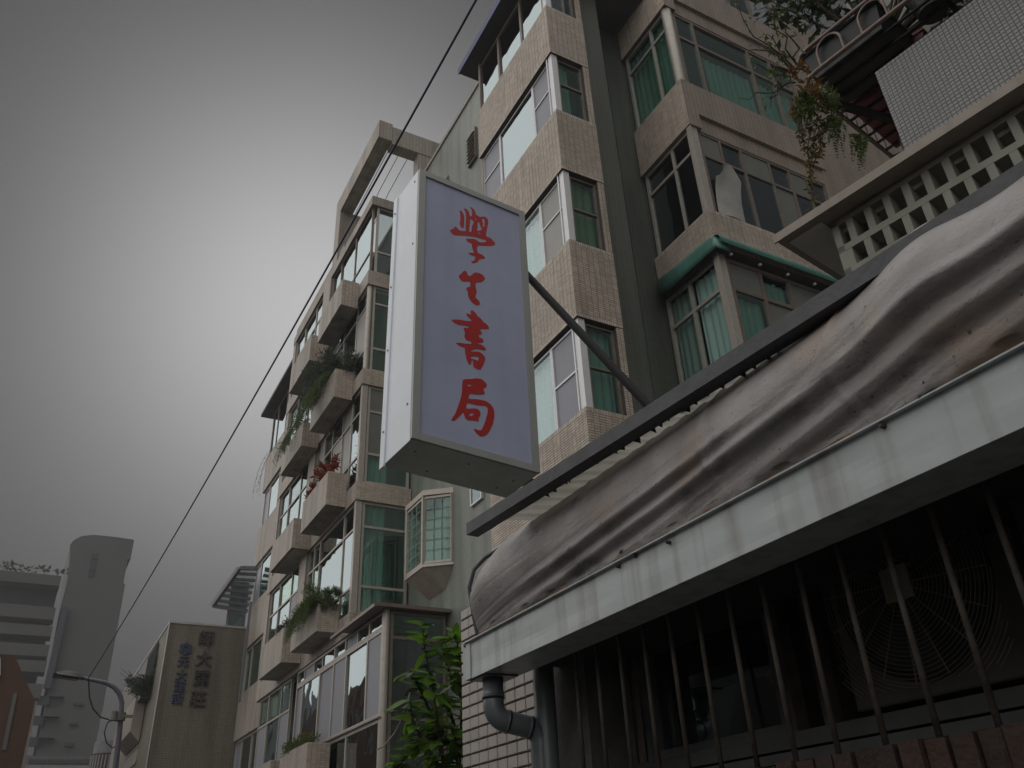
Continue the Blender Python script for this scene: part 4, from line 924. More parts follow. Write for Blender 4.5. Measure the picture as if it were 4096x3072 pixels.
b = MB(); ubox(b, -4.5, sM, pM, pM + .12, ZE + .062, mt_); build('parapet', b, mat('mosaic_grout', (.10, .10, .095), .9), U)
ut = Tiler(U, MOS, 'tile', 300, .002)
ut.face(UPt(sM, pM, ZE + .07), -SD, UP, 3.6, mt_ - ZE - .07, .0265, .0265, gap=.0035); ut.flush()
b = MB(); ubox(b, -4.5, sM, pM + .2, 3, mt_ + 1.9, mt_ + 2.05); ubox(b, -4.5, -1.2, pM - .55, 3.0, mt_ + .75, mt_ + .95); build('balcony_slab', b, RENDER, U)
# flower rack
ZR = 6.0
r0 = onZ(3205, 332, ZR); RK = thing('flower_rack', tuple(r0), 'steel flower rack with hoop railing above the white mosaic wall', 'rack')
RST = mat('rack_steel', (.17, .125, .11), .45, .3, 10, metal=.3)
def R3(s, p, z): return r0 + SD * s + PD * p + UP * (z - ZR)
t_el = ray(3185, 235); t_ = r0.xy.length / math.hypot(t_el[0], t_el[1]); ztop = CZ + t_ * t_el[2]
ztop = min(max(ztop, ZR + .18), ZR + .4)
def rail(z, r_, nm):
    b = MB(); b.tube([R3(-3.2, 0, z), R3(-.12, 0, z), R3(-.05, .01, z), R3(-.01, .05, z), R3(0, .12, z), R3(0, 1.15, z)], r_, 8); return build(nm, b, RST, RK, smooth=True)
rail(ZR, .016, 'bottom_rail'); rail(ztop, .016, 'top_rail')
hw = .085
def hoop(c_, d_):
    b = MB(); h = ztop - ZR - .02; pts = [R3(0, 0, ZR) + c_ - d_ * hw]
    pts += [R3(0, 0, ZR) + c_ - d_ * hw * math.cos(a) + UP * (h - hw + hw * math.sin(a)) for a in [math.pi * i / 10 for i in range(11)]]
    pts.append(R3(0, 0, ZR) + c_ + d_ * hw); b.tube(pts, .009, 6); build('hoop', b, RST, RK, smooth=True)
for i in range(9): hoop(-SD * (.24 + i * .30), SD)
for i in range(8):
    b = MB(); b.tube([R3(0, .16 + i * .13, ZR), R3(0, .16 + i * .13, ztop)], .008, 6); build('side_bar', b, RST, RK)
for i in range(9):
    b = MB(); b.bar(R3(-3.2, .1 + i * .115, ZR), R3(-.005, .1 + i * .115, ZR), .018, .012); build('slat', b, STR, RK)
for s__ in (-.9, -1.9, -2.9):
    b = MB(); b.bar(R3(s__, 0, ZR - .025), R3(s__, 1.15, ZR - .025), .03, .03); build('cross_bar', b, STR, RK)
b = MB(); b.bar(R3(-.02, .2, ZR - .05), R3(-.5, 1.1, ZR - .28), .04, .05); b.bar(R3(0, 1.15, ZR - .01), R3(-.5, 1.2, ZR - .1), .05, .05); build('bracket', b, STR, RK)
TERR = mat('red_plastic', (.14, .028, .02), .5, .2, 6); BLK = mat('black_plastic', (.014, .014, .015), .5, .2, 6)
def pot(c, r_, h, m, label, grp):
    o = MB(); n = 20; pr = [(r_ * .72, 0), (r_ * .95, h * .88), (r_ * 1.05, h * .88), (r_ * 1.05, h), (r_ * .9, h), (r_ * .85, h * .9)]
    vs = [(c[0] + q[0] * math.cos(2 * math.pi * k / n), c[1] + q[0] * math.sin(2 * math.pi * k / n), c[2] + q[1]) for q in pr for k in range(n)]
    o.add(vs, [(i * n + k, i * n + (k + 1) % n, (i + 1) * n + (k + 1) % n, (i + 1) * n + k) for i in range(len(pr) - 1) for k in range(n)] + [tuple(range(n)), tuple((len(pr) - 1) * n + k for k in range(n))])
    return tag(build('flower_pot', o, m, smooth=False), label, 'flower pot', grp)
def tray(s0_, s1_, p0_, p1_, h, m, label):
    b = MB(); e = .03
    b.hexa([R3(s0_, p0_, ZR + .01), R3(s0_, p1_, ZR + .01), R3(s1_, p1_, ZR + .01), R3(s1_, p0_, ZR + .01), R3(s0_ - e, p0_ - e, ZR + h), R3(s0_ - e, p1_ + e, ZR + h), R3(s1_ + e, p1_ + e, ZR + h), R3(s1_ + e, p0_ - e, ZR + h)])
    b.hexa([R3(s0_ - e * 1.4, p0_ - e * 1.4, ZR + h + .001), R3(s0_ - e * 1.4, p1_ + e * 1.4, ZR + h + .001), R3(s1_ + e * 1.4, p1_ + e * 1.4, ZR + h + .001), R3(s1_ + e * 1.4, p0_ - e * 1.4, ZR + h + .001), R3(s0_ - e * 1.4, p0_ - e * 1.4, ZR + h + .02), R3(s0_ - e * 1.4, p1_ + e * 1.4, ZR + h + .02), R3(s1_ + e * 1.4, p1_ + e * 1.4, ZR + h + .02), R3(s1_ + e * 1.4, p0_ - e * 1.4, ZR + h + .02)])
    return tag(build('planter_tray', b, m), label, 'planter')
tray(-.62, -.06, .50, 1.08, .20, TERR, 'large red brown planter seen from below at the end of the steel rack')
tray(-.55, -.08, .06, .42, .20, BLK, 'black planter in the corner of the steel rack behind the first hoop')
tray(-1.55, -1.05, .06, .36, .20, TERR, 'red brown planter behind the far hoops at the top edge of the photo')
pot(R3(-.80, .22, ZR + .01), .12, .22, BLK, 'round black pot between the black and red planters on the rack', None)
pot(R3(-.85, .80, ZR + .01), .15, .22, TERR, 'round red pot beside the large red planter on the rack', None)
pot(R3(-1.25, .75, ZR + .01), .14, .22, BLK, 'round black pot deep in the rack above the mosaic wall', None)
# ================================================================ leaves
def leafmat(name, col, trans=.35, rnd=.3, rough=.45):
    m = bpy.data.materials.new(name); m.use_nodes = True; t = m.node_tree; p = t.nodes['Principled BSDF']; o = t.nodes['Material Output']
    oi = nd('ShaderNodeObjectInfo', t); geo = nd('ShaderNodeNewGeometry', t); ad = nd('ShaderNodeMath', t, operation='ADD'); link(t, oi.outputs['Random'], ad.inputs[0]); link(t, geo.outputs['Random Per Island'], ad.inputs[1])
    fr = nd('ShaderNodeMath', t, operation='FRACT'); link(t, ad.outputs[0], fr.inputs[0])
    cr = nd('ShaderNodeMix', t, data_type='RGBA'); link(t, fr.outputs[0], cr.inputs[0])
    cr.inputs[6].default_value = (*[c * (1 - rnd) for c in col], 1); cr.inputs[7].default_value = (min(1, col[0] * (1 + rnd * 1.3)), min(1, col[1] * (1 + rnd)), col[2] * (1 + rnd * .2), 1)
    link(t, cr.outputs[2], p.inputs['Base Color']); p.inputs['Roughness'].default_value = rough
    tr = nd('ShaderNodeBsdfTranslucent', t); link(t, cr.outputs[2], tr.inputs[0]); ms = nd('ShaderNodeMixShader', t); ms.inputs[0].default_value = trans
    link(t, p.outputs[0], ms.inputs[1]); link(t, tr.outputs[0], ms.inputs[2]); link(t, ms.outputs[0], o.inputs[0]); return m
LG = leafmat('leaf_green', (.105, .215, .03), .5, .4); LD = leafmat('leaf_dark', (.028, .05, .022), .25); LF = leafmat('leaf_fern', (.065, .105, .02), .4); LR = leafmat('leaf_red', (.22, .045, .02), .3, .5)
LO = leafmat('leaf_orange', (.16, .09, .02), .4, .5); STEM = mat('stem', (.06, .05, .03), .9)
rv = lambda s=1: Vector((random.gauss(0, 1), random.gauss(0, 1), random.gauss(0, 1))).normalized() * s
def leaf(mb, p, d, up, L, w_, fold=.25, droop=.2):
    d = Vector(d).normalized(); s = d.cross(up); s = s.normalized() if s.length > .01 else Vector((1, 0, 0)); n = s.cross(d)
    a, m_, e = p, p + d * L * .5 + n * L * .06, p + d * L - n * L * droop
    l, r_ = m_ + s * w_ / 2 + n * w_ * fold, m_ - s * w_ / 2 + n * w_ * fold
    mb.add([a, l, e, r_, m_], [(0, 4, 1), (1, 4, 2), (0, 3, 4), (3, 2, 4)])
def bush(root, c, rad, n, L, w_, m, droop=.2, gr=0, name='foliage', clumps=8, up=.3):
    mb = MB(); c = Vector(c); cs = [Vector((c[0] + random.uniform(-1, 1) * rad[0] * .7, c[1] + random.uniform(-1, 1) * rad[1] * .7, c[2] + random.uniform(-1, 1) * rad[2] * .7)) for _ in range(clumps)]
    for i in range(n):
        k = random.choice(cs); q = rv(); p = k + Vector((q[0] * rad[0], q[1] * rad[1], q[2] * rad[2])) * .45 * random.random() ** .5
        d = (p - c) * .6 / max(rad) + rv(.8) + Vector((0, 0, up - gr)); leaf(mb, p, d, rv(), L * random.uniform(.6, 1.3), w_ * random.uniform(.7, 1.2), droop=droop)
    o = build(name, mb, m, root); o['kind'] = 'stuff'; return o
def trail(root, starts, length, m, L=.04, w_=.018, n=26, spread=.06, name='trailing_stems'):
    mb = MB()
    for s in starts:
        p = Vector(s); d = Vector((-.25, random.uniform(-.2, .2), .1))
        ln = length * random.uniform(.5, 1.1); prev = p.copy(); pts = [p.copy()]
        for i in range(n):
            d = d + Vector((random.gauss(0, .05), random.gauss(0, .05), -.16)); d.normalize(); p = p + d * ln / n; pts.append(p.copy())
            for _ in range(2): leaf(mb, p + rv(spread * .3), rv() + Vector((0, 0, -.4)), rv(), L * random.uniform(.6, 1.2), w_)
        mb.tube(pts[::3], .003, 4)
    o = build(name, mb, m, root); o['kind'] = 'stuff'; return o
def stems(root, c, tops, r_=.008):
    mb = MB()
    for t in tops: c_, t_ = Vector(c), Vector(t); mb.tube([c_, c_.lerp(t_, .5) + rv(.04), t_], [r_, r_ * .7, r_ * .3], 5)
    return build('stem', mb, STEM, root)
# plants on the planter boxes of block M (near column: x 5.05-5.53, y 17.95-20.05; far column y 20.85-23.05)
p = thing('bush', (5.3, 19.1, 12.9), 'large dark feathery bush spilling over the second planter box from the top', 'bush')
stems(p, (5.3, 19.0, 12.8), [(5.2 + random.uniform(-.3, .3), 18.3 + i * .35, 13.7 + random.uniform(-.2, .5)) for i in range(8)], .02)
bush(p, (5.2, 19.35, 13.35), (.55, 1.1, .62), 8500, .10, .024, LD, clumps=34); bush(p, (5.45, 18.1, 13.3), (.25, .5, .42), 1600, .09, .02, LD, clumps=10)
trail(p, [(5.0, 18.1 + i * .05, 12.93) for i in range(38)], 1.5, LF, .065, .022)
trail(p, [(4.98, 19.2 + i * .05, 12.95) for i in range(12)], 1.9, LD, .05, .018)
p = thing('fern', (5.2, 21.6, 12.75), 'light green fern trailing from the upper box of the farther planter column', 'plant')
bush(p, (5.1, 21.4, 12.85), (.2, .55, .15), 900, .09, .018, LF, clumps=10)
trail(p, [(4.98, 21.0 + i * .06, 12.8) for i in range(24)], .9, LF, .06, .02); trail(p, [(4.98, 22.2, 12.8), (4.98, 22.35, 12.8), (4.98, 22.5, 12.8)], 1.9, LD, .045, .018)
p = thing('red_plant', (5.3, 18.9, 10.0), 'red leaved croton growing in the middle planter box', 'plant')
mb = MB()
for i in range(34):
    y = 18.0 + 2.0 * random.random(); c = Vector((5.18 + random.uniform(-.12, .15), y, 10.1 + random.uniform(0, .42) * (1.25 - (y - 18) / 2.4)))
    for _ in range(17): leaf(mb, c, rv() + Vector((0, 0, .6)), rv(), random.uniform(.13, .22), .05, droop=.25)
o = build('foliage', mb, LR, p); o['kind'] = 'stuff'; stems(p, (5.3, 18.9, 9.95), [(5.2, 18.1 + i * .3, 10.4) for i in range(7)], .012)
p = thing('fern_bush', (5.2, 18.6, 6.9), 'bright green ferny bush tumbling over the lowest full planter box', 'plant')
bush(p, (5.15, 18.5, 7.05), (.35, .75, .28), 5200, .09, .016, LF, clumps=20); trail(p, [(5.0, 17.98 + i * .035, 6.98) for i in range(48)], .62, LF, .06, .016); bush(p, (5.3, 17.85, 6.95), (.2, .14, .25), 1300, .08, .015, LF, clumps=8)
trail(p, [(5.0, 19.2, 6.95), (5.0, 19.3, 6.95), (5.0, 19.1, 6.95), (5.0, 19.25, 6.95)], .95, LF, .05, .014)
p = thing('flowering_plant', (5.3, 21.6, 7.0), 'small sparse plant with pale flowers in a box of the farther planter column', 'plant')
bush(p, (5.2, 21.3, 7.15), (.2, .35, .2), 380, .07, .03, LD, clumps=8); bush(p, (5.2, 21.2, 7.25), (.2, .3, .22), 70, .05, .04, mat('petal', (.55, .45, .42), .8), name='flowers')
p = thing('mixed_plant', (5.3, 19, 4.0), 'low green and orange plants in the bottom planter box', 'plant')
bush(p, (5.2, 19.0, 4.12), (.2, .95, .14), 1500, .07, .022, LF, clumps=16); bush(p, (5.35, 19.2, 4.3), (.1, .5, .12), 260, .06, .025, LO, name='flowers')
p = thing('dark_shrub', (3.2, 34.5, 7.7), 'dark twiggy shrub leaning out left of the tan sign wall', 'bush')
c = onY(560, 2745, 34.2); stems(p, (c.x + .5, 34.5, c.z - .3), [c + Vector((random.uniform(-.8, .6), random.uniform(-.5, .5), random.uniform(-.3, .6))) for _ in range(14)], .02)
bush(p, c + Vector((.1, 0, .1)), (.62, .5, .48), 2200, .11, .05, LD, clumps=18); bush(p, onY(640, 2600, 34.2) + Vector((-.05, 0, -.2)), (.12, .6, .9), 500, .1, .04, LD, clumps=10)
# upper right foliage on the rack
p = thing('rack_plants', tuple(R3(-1, .5, ZR + .25)), 'dark leafy shrub growing out of the planters on the steel rack', 'bush')
stems(p, R3(-.4, .4, ZR + .2), [R3(random.uniform(-2.4, .3), random.uniform(-.2, 1.2), ZR + random.uniform(.7, 1.6)) for _ in range(26)], .012)
bush(p, R3(-1.6, .55, ZR + .95), (.7, .95, .5), 4600, .11, .05, LD, clumps=40)
bush(p, R3(-.25, .25, ZR + .85), (.4, .4, .32), 420, .10, .045, LD, clumps=12)
p = thing('twiggy_plant', tuple(R3(.1, .3, ZR + .2)), 'bare twigs with few leaves reaching left beyond the rack end', 'plant')
tw_ = MB(); lf = MB()
for (a, b__) in (((3200, 330), (2950, 40)), ((3200, 330), (3010, 240)), ((3190, 320), (3060, 120)), ((3180, 330), (2960, 400)), ((3180, 240), (3080, 30)), ((3190, 260), (3150, 60)), ((3230, 280), (2930, 170)), ((3180, 330), (3070, 290)), ((3120, 310), (3080, 420))):
    A_, B_ = dep(*a, 5.2), dep(*b__, 5.0); pts = [A_.lerp(B_, k / 6) + rv(.03) * (k > 0) for k in range(7)]; tw_.tube(pts, [.006 - .0007 * k for k in range(7)], 5)
    for k in range(2, 7):
        if random.random() < .7:
            for _ in range(3): leaf(lf, pts[k] + rv(.03), rv(), rv(), random.uniform(.03, .06), .014)
build('twigs', tw_, STEM, p); build('foliage', lf, LF, p)['kind'] = 'stuff'
p = thing('hanging_vine', tuple(dep(3230, 480, 5.1)), 'vine with orange and green leaves hanging below the rack corner', 'plant')
c = dep(3250, 450, 5.1); bush(p, c, (.12, .12, .15), 420, .045, .014, LF, clumps=9); bush(p, dep(3215, 385, 5.1), (.12, .12, .12), 200, .05, .02, LO, clumps=6, name='orange_leaves')
mb = MB(); mo = MB()
for (a, e) in (((3230, 480), (3250, 820)), ((3265, 480), (3240, 700)), ((3300, 480), (3275, 640)), ((3200, 440), (3215, 600))):
    A_, B_ = dep(*a, 5.1), dep(*e, 5.0); pts = [A_.lerp(B_, k / 24) + rv(.008) for k in range(25)]; mo.tube(pts[::4], .003, 4)
    for q_ in pts:
        for _ in range(3): leaf(mb if random.random() < .5 else mo, q_ + rv(.015), rv(), rv(), .035, .014)
build('green_tendrils', mb, LF, p)['kind'] = 'stuff'; build('orange_tendrils', mo, LO, p)['kind'] = 'stuff'
for i, (px, py) in enumerate(((3345, 540), (3430, 610))):
    p = thing('hanging_fern', tuple(dep(px, py - 60, 5.25)), ('longer', 'shorter')[i] + ' bright fern hanging under the rack end rail, ' + ('left' if i == 0 else 'right') + ' of the pair', 'fern', 'ferns under the rack end')
    mb = MB()
    for f_ in range(7 if i == 0 else 6):
        A_ = dep(px + random.uniform(-25, 25), py - 70, 5.25); B_ = dep(px + random.uniform(-45, 25), py + random.uniform(0, 70) - i * 10, 5.1)
        for k in range(16):
            q_ = A_.lerp(B_, k / 15) + Vector((0, 0, -.05 * (k / 15) ** 2)); d = (B_ - A_).normalized(); s__ = d.cross(Vector((.3, 1, 0))).normalized(); l = .05 * (1 - k / 17)
            leaf(mb, q_, s__ + d * .5, rv(), l, .010); leaf(mb, q_, -s__ + d * .5, rv(), l, .012)
    build('fronds', mb, LF, p)['kind'] = 'stuff'
# leafy shrub in front of the enclosure
p = thing('leafy_shrub', (2.45, 4.6, 0), 'broad leaved green shrub beside the cream tiled pillar', 'shrub')
lms = []
for k in range(5):
    b = MB(); L = 1.0; nseg = 6; vs = []
    for i in range(nseg + 1):
        t = i / nseg; w_ = .23 * math.sin(math.pi * min(1, t * .93 + .04)) ** .8; z = -.18 * t * t * (1 + .5 * k / 4) + .03 * math.sin(t * 6 + k)
        vs += [(t, w_, z + .06), (t, 0, z), (t, -w_, z + .06)]
    b.add(vs, [(i * 3 + j, i * 3 + 3 + j, i * 3 + 4 + j, i * 3 + 1 + j) for i in range(nseg) for j in range(2)])
    me = bpy.data.meshes.new('leaf'); me.from_pydata(b.v, [], b.f); me.materials.append((LG, LG, LG, LG, LD)[k])
    for pl in me.polygons: pl.use_smooth = True
    lms.append(me)
SDp = 5.0
branches = [[(1800, 3250), (1760, 2950), (1730, 2750), (1700, 2600), (1690, 2500)], [(1830, 3250), (1845, 2900), (1850, 2700), (1830, 2580), (1815, 2530)], [(1760, 2960), (1700, 2800), (1660, 2720), (1640, 2680)],
            [(1780, 3100), (1700, 2980), (1650, 2880), (1640, 2800)], [(1850, 3000), (1800, 2850), (1760, 2780)], [(1800, 3200), (1740, 3080), (1700, 3010)], [(1840, 3100), (1830, 2980), (1800, 2900)], [(1760, 2950), (1680, 2960), (1600, 3060), (1540, 3090)], [(1850, 2800), (1800, 2700), (1770, 2600)]]
br = MB(); nl = 0
for bi, bp_ in enumerate(branches):
    P_ = [dep(x, y, SDp + (bi % 3 - 1) * .12) for x, y in bp_]; br.tube(P_, [.011 - .0022 * k for k in range(len(P_))], 6)
    for k in range(len(P_) - 1):
        m_ = 11
        for j in range(m_):
            if nl >= 290: break
            t = (j + random.random()) / m_; q_ = P_[k].lerp(P_[k + 1], t)
            d = rv(); d.z = d.z * .4 + .05; d.y -= .25; d.x -= .1; d.normalize(); up_ = (Vector((0, 0, 1)) + rv(.4)).normalized()
            sdv = up_.cross(d).normalized(); u2 = d.cross(sdv)
            s = random.uniform(.085, .15)
            o = put('leaf', random.choice(lms), q_, p); o.matrix_basis = Matrix.Translation(q_ - WL[p.name]) @ Matrix((d, sdv, u2)).transposed().to_4x4() @ Matrix.Scale(s, 4); nl += 1
build('branches', br, STEM, p, smooth=True)
b = MB(); pts = [dep(x, y, 4.9) for x, y in ((1640, 2770), (1620, 2850), (1580, 2930), (1535, 2985), (1505, 3000))]; b.tube(pts, .004, 6); build('thin_stem', b, mat('pale_stem', (.25, .22, .16), .8), p)
b = MB(); b.tube([(2.45, 4.55, 0), (2.5, 4.5, .9), dep(1800, 3250, SDp)], [.03, .025, .015], 8); b.tube([(2.45, 4.55, 0), dep(1830, 3250, SDp)], .018, 8); build('trunk', b, STEM, p)

# ================================================================ street lamp and overhead cable
LMP = mat('lamp_pole_paint', (.10, .098, .13), .45, .1, 4); 
def LPt(px, py): return onY(px, py, 23.0)
pb = LPt(462, 3060); lx = pb.x
lamp = thing('street_lamp', (pb.x, 23, 0), 'curved arm street lamp at the lower left', 'street lamp')
P_ = [Vector((pb.x, 23, 0)), Vector((pb.x, 23, 2.5)), LPt(462, 3060), LPt(474, 2960), LPt(482, 2880), LPt(487, 2810), LPt(478, 2775), LPt(458, 2750), LPt(425, 2732), LPt(380, 2722), LPt(330, 2712)]
b = MB(); b.tube(P_, [.085, .08, .07, .066, .062, .06, .058, .055, .05, .045, .04], 14); build('pole', b, LMP, lamp, smooth=True)
hA, hB = LPt(332, 2712), LPt(222, 2696); dh = (hB - hA).normalized(); uh = Vector((-dh.z, 0, dh.x)); uh = uh if uh.z > 0 else -uh
b = MB(); n = 10; vs = []
for i in range(n + 1):
    t = i / n; c = hA.lerp(hB, t); hh = .03 + .09 * math.sin(math.pi * min(1, t * .8 + .15)); ww = .08 + .12 * math.sin(math.pi * min(1, t * .75 + .2))
    for (a, c2) in ((-1, -.25), (-.8, .7), (0, 1), (.8, .7), (1, -.25), (0, -.35)): vs.append(c + Vector((0, 1, 0)) * ww * a + uh * hh * c2)
b.add(vs, [(i * 6 + j, i * 6 + (j + 1) % 6, (i + 1) * 6 + (j + 1) % 6, (i + 1) * 6 + j) for i in range(n) for j in range(6)] + [tuple(range(6)), tuple(n * 6 + j for j in range(6))])
build('lamp_head', b, mat('lamp_head_grey', (.10, .095, .09), .5, .1, 4), lamp, smooth=False)
b = MB(); c = hA.lerp(hB, .62) - uh * .035; b.obox(c, dh * .27, (0, .11, 0), uh * .04); build('lamp_glass', b, mat('lamp_glass', (.02, .02, .02), .2), lamp)
b = MB(); c = LPt(478, 2867); b.tube([c + Vector((0, 0, -.09)), c + Vector((0, 0, .09))], .14, 10); b.bar(c + Vector((-.1, -.1, 0)), c + Vector((.28, -.1, 0)), .06, .06); b.tube([c + Vector((-.14, -.12, -.1)), c + Vector((-.14, -.12, .1))], .08, 8); build('clamp', b, mat('clamp', (.16, .15, .12), .6), lamp)
b = MB(); b.tube([LPt(*q_) for q_ in ((354, 2722), (358, 2790), (372, 2835), (400, 2868), (440, 2880), (470, 2868))], .018, 5); b.tube([LPt(*q_) for q_ in ((470, 2868), (430, 2890), (417, 2930), (425, 2970), (450, 2992), (474, 2975))], .016, 5); build('loose_wire', b, WIRE, lamp)
e0 = LPt(350, 2718); e1 = dep(1867, 0, 8.2); e2 = e1 + (e1 - e0) * .28
b = MB(); pts = []
for k in range(41):
    t = k / 40; q_ = e0.lerp(e2, t); q_.z -= .55 * 4 * t * (1 - t) * .6; pts.append(q_)
b.tube(pts, .0115, 8); tag(build('overhead_cable', b, mat('cable_black', (.012, .018, .07), .5), smooth=True), 'long black cable running from the street lamp up across the sky', 'cable')  # blue tint puts lens colour fringing into the black cable

# ================================================================ distant buildings
FY = 85
def FPt(px, py, Y=FY): return onY(px, py, Y)
FB = thing('tower_block', tuple(FPt(300, 3072)), 'distant grey tower with a curved top and terraced balconies, lower left', 'building')
FM = mat('far_grey_render', (.10, .10, .10), .85, .06, .2); FMD = mat('far_dark', (.05, .05, .06), .7); FML = mat('far_parapet', (.085, .085, .082), .85, .08, .2); FMB = mat('far_blue_tile', (.055, .055, .075), .8)
z_low = 0
poly = [(275, 2290), (281, 2178), (296, 2160), (327, 2144), (376, 2139), (457, 2147), (537, 2159), (523, 2233), (511, 2237), (494, 2335), (501, 2336), (412, 2830), (380, 2990)]
pts = [FPt(*q_) for q_ in poly]; xl = FPt(215, 2700).x; pts += [Vector((FPt(370, 3040).x, FY, 0)), Vector((FPt(160, 3072).x, FY, 0)), FPt(190, 2760)]
b = MB(); b.prism(pts, (0, 14, 0)); build('main_slab', b, FM, FB)
def frect(x0, y0, x1, y1, nm, m_, parent=FB, dy=-.25, th=.24, Y=FY):
    a, c = FPt(x0, y0, Y), FPt(x1, y1, Y); b = MB(); b.box(a.x, c.x, Y + dy, Y + dy + th, min(a.z, c.z), max(a.z, c.z)); return build(nm, b, m_, parent)
a, c, e, g_ = FPt(368, 2215), FPt(394, 2215), FPt(378, 2308), FPt(352, 2308)
for k in range(3):
    t0, t1 = (0, .27, .78)[k], (.24, .75, 1)[k]; b = MB(); q_ = [a.lerp(g_, t0), c.lerp(e, t0), c.lerp(e, t1), a.lerp(g_, t1)]; b.prism([v + Vector((0, -.06, 0)) for v in q_], (0, .05, 0)); build('window', b, FMD, FB)
zt = FPt(120, 2290).z
b = MB(); xr = FPt(262, 2290).x; xl0 = FPt(-60, 2290).x; b.box(xl0, xr - .3, FY + 1.5, FY + 14, 0, zt - .1); build('balcony_core', b, FMD, FB)
ys_ = [(2290, 2333), (2420, 2472), (2495, 2540), (2572, 2622), (2637, 2685), (2730, 2790)]
for (y0, y1) in ys_:
    A_, B_ = FPt(120, y0 + 8), FPt(120, y1 + 6); dx = 0; b = MB(); b.box(xl0, FPt(250 - (y0 - 2290) * .17, y0).x, FY - .5, FY + 1.4, B_.z, A_.z); build('parapet', b, FML, FB)
a, c = FPt(248, 2432), FPt(272, 2432); e, g_ = FPt(200, 2758), FPt(172, 2755)
b = MB(); b.prism([a + Vector((0, -.6, 0)), c + Vector((0, -.6, 0)), e + Vector((0, -.6, 0)), g_ + Vector((0, -.6, 0))], (0, .5, 0)); build('stair_shaft', b, FMB, FB)
for (x0, y0, x1, y1) in ((155, 2785, 195, 2822), (135, 2865, 170, 2903), (115, 2950, 152, 2988), (296, 2810, 330, 2822), (278, 2890, 311, 2901), (260, 2972, 293, 2986)): frect(x0, y0, x1, y1, 'window', FMD)
for (x0, y0, x1, y1) in ((196, 2786, 254, 2792), (172, 2866, 236, 2872), (154, 2950, 216, 2957)): frect(x0, y0, x1, y1, 'window_ledge', FML, dy=-.7, th=.69)
bush(thing('roof_garden', tuple(FPt(120, 2290)), 'low plants along the distant tower roof terrace', 'plants'), FPt(150, 2283, FY + 1) + Vector((0, 0, .1)), (5.5, .8, .22), 160, .4, .25, LD, clumps=7)
for i, x in enumerate((8,)):
    c = FPt(28, 2275); b = MB(); b.box(c.x - 1, c.x + 1, FY + 2, FY + 4, zt - .1, c.z + .3); build('roof_hut', b, FML, FB)
# podium in front of the tower
PB = thing('low_building', tuple(FPt(250, 3072, 70)), 'long low grey building with a strip of dark windows at the foot of the tower', 'building')
b = MB(); a, c = FPt(95, 3022, 70), FPt(392, 3020, 70); b.box(a.x, c.x, 70, 80, 0, a.z); build('wall', b, mat('podium_grey', (.12, .125, .125), .8), PB)
for (x0, x1) in ((117, 186), (193, 278), (287, 315), (318, 348), (352, 368), (374, 388)):
    a, c = FPt(x0, 3038, 70), FPt(x1, 3056, 70); b = MB(); b.box(a.x, c.x, 69.9, 69.99, c.z, a.z); build('window', b, FMD, PB)
a, c = FPt(100, 3062, 70), FPt(390, 3072, 70); b = MB(); b.box(a.x, c.x, 69.6, 69.98, c.z - .6, a.z); build('ledge', b, mat('podium_pale', (.22, .22, .21), .8), PB)
# brown gabled wall at the left edge
OY = 34
OB = thing('brown_house', tuple(FPt(60, 3072, OY)), 'dark orange brown house wall with slanted top at the left edge', 'house')
pts = [FPt(*q_, OY) for q_ in ((-120, 2560), (7, 2619), (58, 2621), (138, 2799), (141, 2815))]; pts += [Vector((FPt(88, 3072, OY).x, OY, 2.2)), Vector((FPt(60, 3072, OY).x, OY, 0)), Vector((FPt(-300, 3072, OY).x - 2, OY, 0)), Vector((FPt(-300, 3072, OY).x - 2, OY, pts[0].z))]
b = MB(); b.prism(pts, (0, 8, 0)); build('wall', b, mat('brown_orange_wall', (.085, .040, .022), .85, .15, 1.5, streak=.3), OB)
b = MB(); q_ = [FPt(*k, OY) + Vector((0, -.1, 0)) for k in ((141, 2803), (149, 2810), (95, 3072), (86, 3072))]; b.prism(q_, (0, .3, 0)); build('corner_trim', b, mat('pale_edge', (.22, .20, .17), .8), OB)
b = MB(); q_ = [FPt(*k, OY) + Vector((0, -.06, 0)) for k in ((55, 2772), (69, 2775), (24, 3000), (6, 3000))]; b.prism(q_, (0, .05, 0)); build('window_strip', b, mat('strip_glass', (.11, .115, .11), .5), OB)
b = MB(); q_ = [FPt(*k, OY) + Vector((0, -.12, 0)) for k in ((-10, 2600), (2, 2640), (2, 2700), (-10, 2720))]; b.prism(q_, (0, .1, 0)); build('window_frame', b, ALUW, OB)
# round striped building and small grey block
RB = thing('round_building', tuple(FPt(455, 3072, 62)), 'distant round building with red and white vertical fins under a grey drum', 'building')
cx_ = FPt(462, 2960, 62).x; rr = abs(FPt(535, 2960, 62).x - FPt(393, 2960, 62).x) / 2; z1 = FPt(462, 2953, 62).z; z2 = FPt(462, 3003, 62).z
b = MB(); b.tube([(cx_, 64, z2), (cx_, 64, z1)], rr, 40); build('drum', b, mat('drum_grey', (.13, .13, .135), .8), RB)
b = MB(); b.tube([(cx_, 64, 0), (cx_, 64, z2 - .01)], rr * .93, 40); build('wall', b, mat('fin_red', (.06, .022, .02), .8), RB)
for k in range(34):
    a = 2 * math.pi * k / 34; b = MB(); x, y = cx_ + math.cos(a) * rr * .96, 64 + math.sin(a) * rr * .96; b.obox((x, y, z2 / 2), (math.cos(a) * .14, math.sin(a) * .14, 0), (-math.sin(a) * .05, math.cos(a) * .05, 0), (0, 0, z2 / 2 - .1)); build('fin', b, mat('fin_white', (.16, .155, .15), .8) if k == 0 else bpy.data.materials['fin_white'], RB)
for i, x in enumerate((494, 515)):
    a = FPt(x, 2955, 62); b = MB(); b.tube([a, a + Vector((0, 0, .9 - i * .3))], .02, 4); build('aerial', b, FMD, RB)
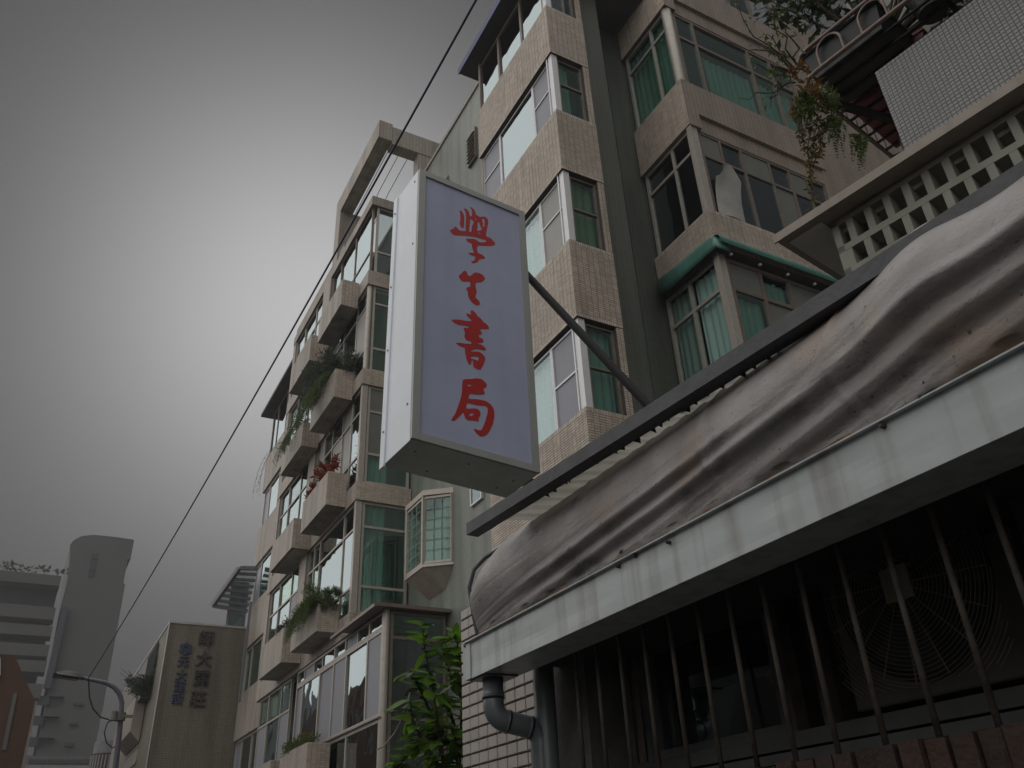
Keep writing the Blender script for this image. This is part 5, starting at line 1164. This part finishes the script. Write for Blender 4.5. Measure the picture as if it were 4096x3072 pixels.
GB = thing('grey_house', tuple(FPt(570, 3072, 50)), 'small pale grey house between the round building and the tan wall', 'house')
b = MB(); a, c = FPt(545, 2948, 50), FPt(650, 2948, 50); b.box(a.x, c.x, 50, 58, 0, a.z); build('wall', b, mat('pale_grey_wall', (.26, .265, .27), .8, .08, 1), GB)
for (x0, y0, x1, y1) in ((562, 3010, 582, 3018), (555, 3058, 578, 3072)):
    a, c = FPt(x0, y0, 50), FPt(x1, y1, 50); b = MB(); b.box(a.x, c.x, 49.9, 49.99, c.z, a.z); build('window', b, FMD, GB)
a, c = FPt(540, 3044, 50), FPt(585, 3050, 50); b = MB(); b.box(a.x, c.x, 49.6, 49.98, c.z, a.z); build('ledge', b, FML, GB)
# houses across the street, outside the frame on the left, mirrored in the glass
for i, (y0, y1, h, col) in enumerate(((-8, 4, 7.5, (.2, .19, .17)), (5, 15, 9.5, (.17, .09, .06)), (16, 27, 7.0, (.22, .22, .2)))):
    o = thing('street_house', (-11, (y0 + y1) / 2, 0), ('grey house across the street behind the camera', 'brown house across the street outside the left edge', 'pale house across the street beyond the brown one')[i], 'house', 'houses across the street')
    b = MB(); b.box(-18, -11, y0, y1, 0, h); build('wall', b, mat('opposite_wall', col, .85, .15, 1), o)
    for k in range(4):
        for fz_ in range(int(h // 3)):
            b = MB(); yy = y0 + 1.2 + k * (y1 - y0 - 2) / 4; b.box(-10.99, -10.95, yy, yy + 1.3, 1.0 + fz_ * 3, 2.3 + fz_ * 3); build('window', b, PSKY, o)

# ================================================================ haze
b = MB(); b.box(-26, 42, -20, 112, -1, 46)
HZ = bpy.data.materials.new('haze'); HZ.use_nodes = True; t = HZ.node_tree; t.nodes.clear()
o_ = nd('ShaderNodeOutputMaterial', t); pv = nd('ShaderNodeVolumePrincipled', t); pv.inputs['Color'].default_value = (.9, .9, .92, 1); pv.inputs['Density'].default_value = .0013; pv.inputs['Anisotropy'].default_value = .2
link(t, pv.outputs[0], o_.inputs['Volume'])
tag(build('haze', b, HZ), kind='stuff')
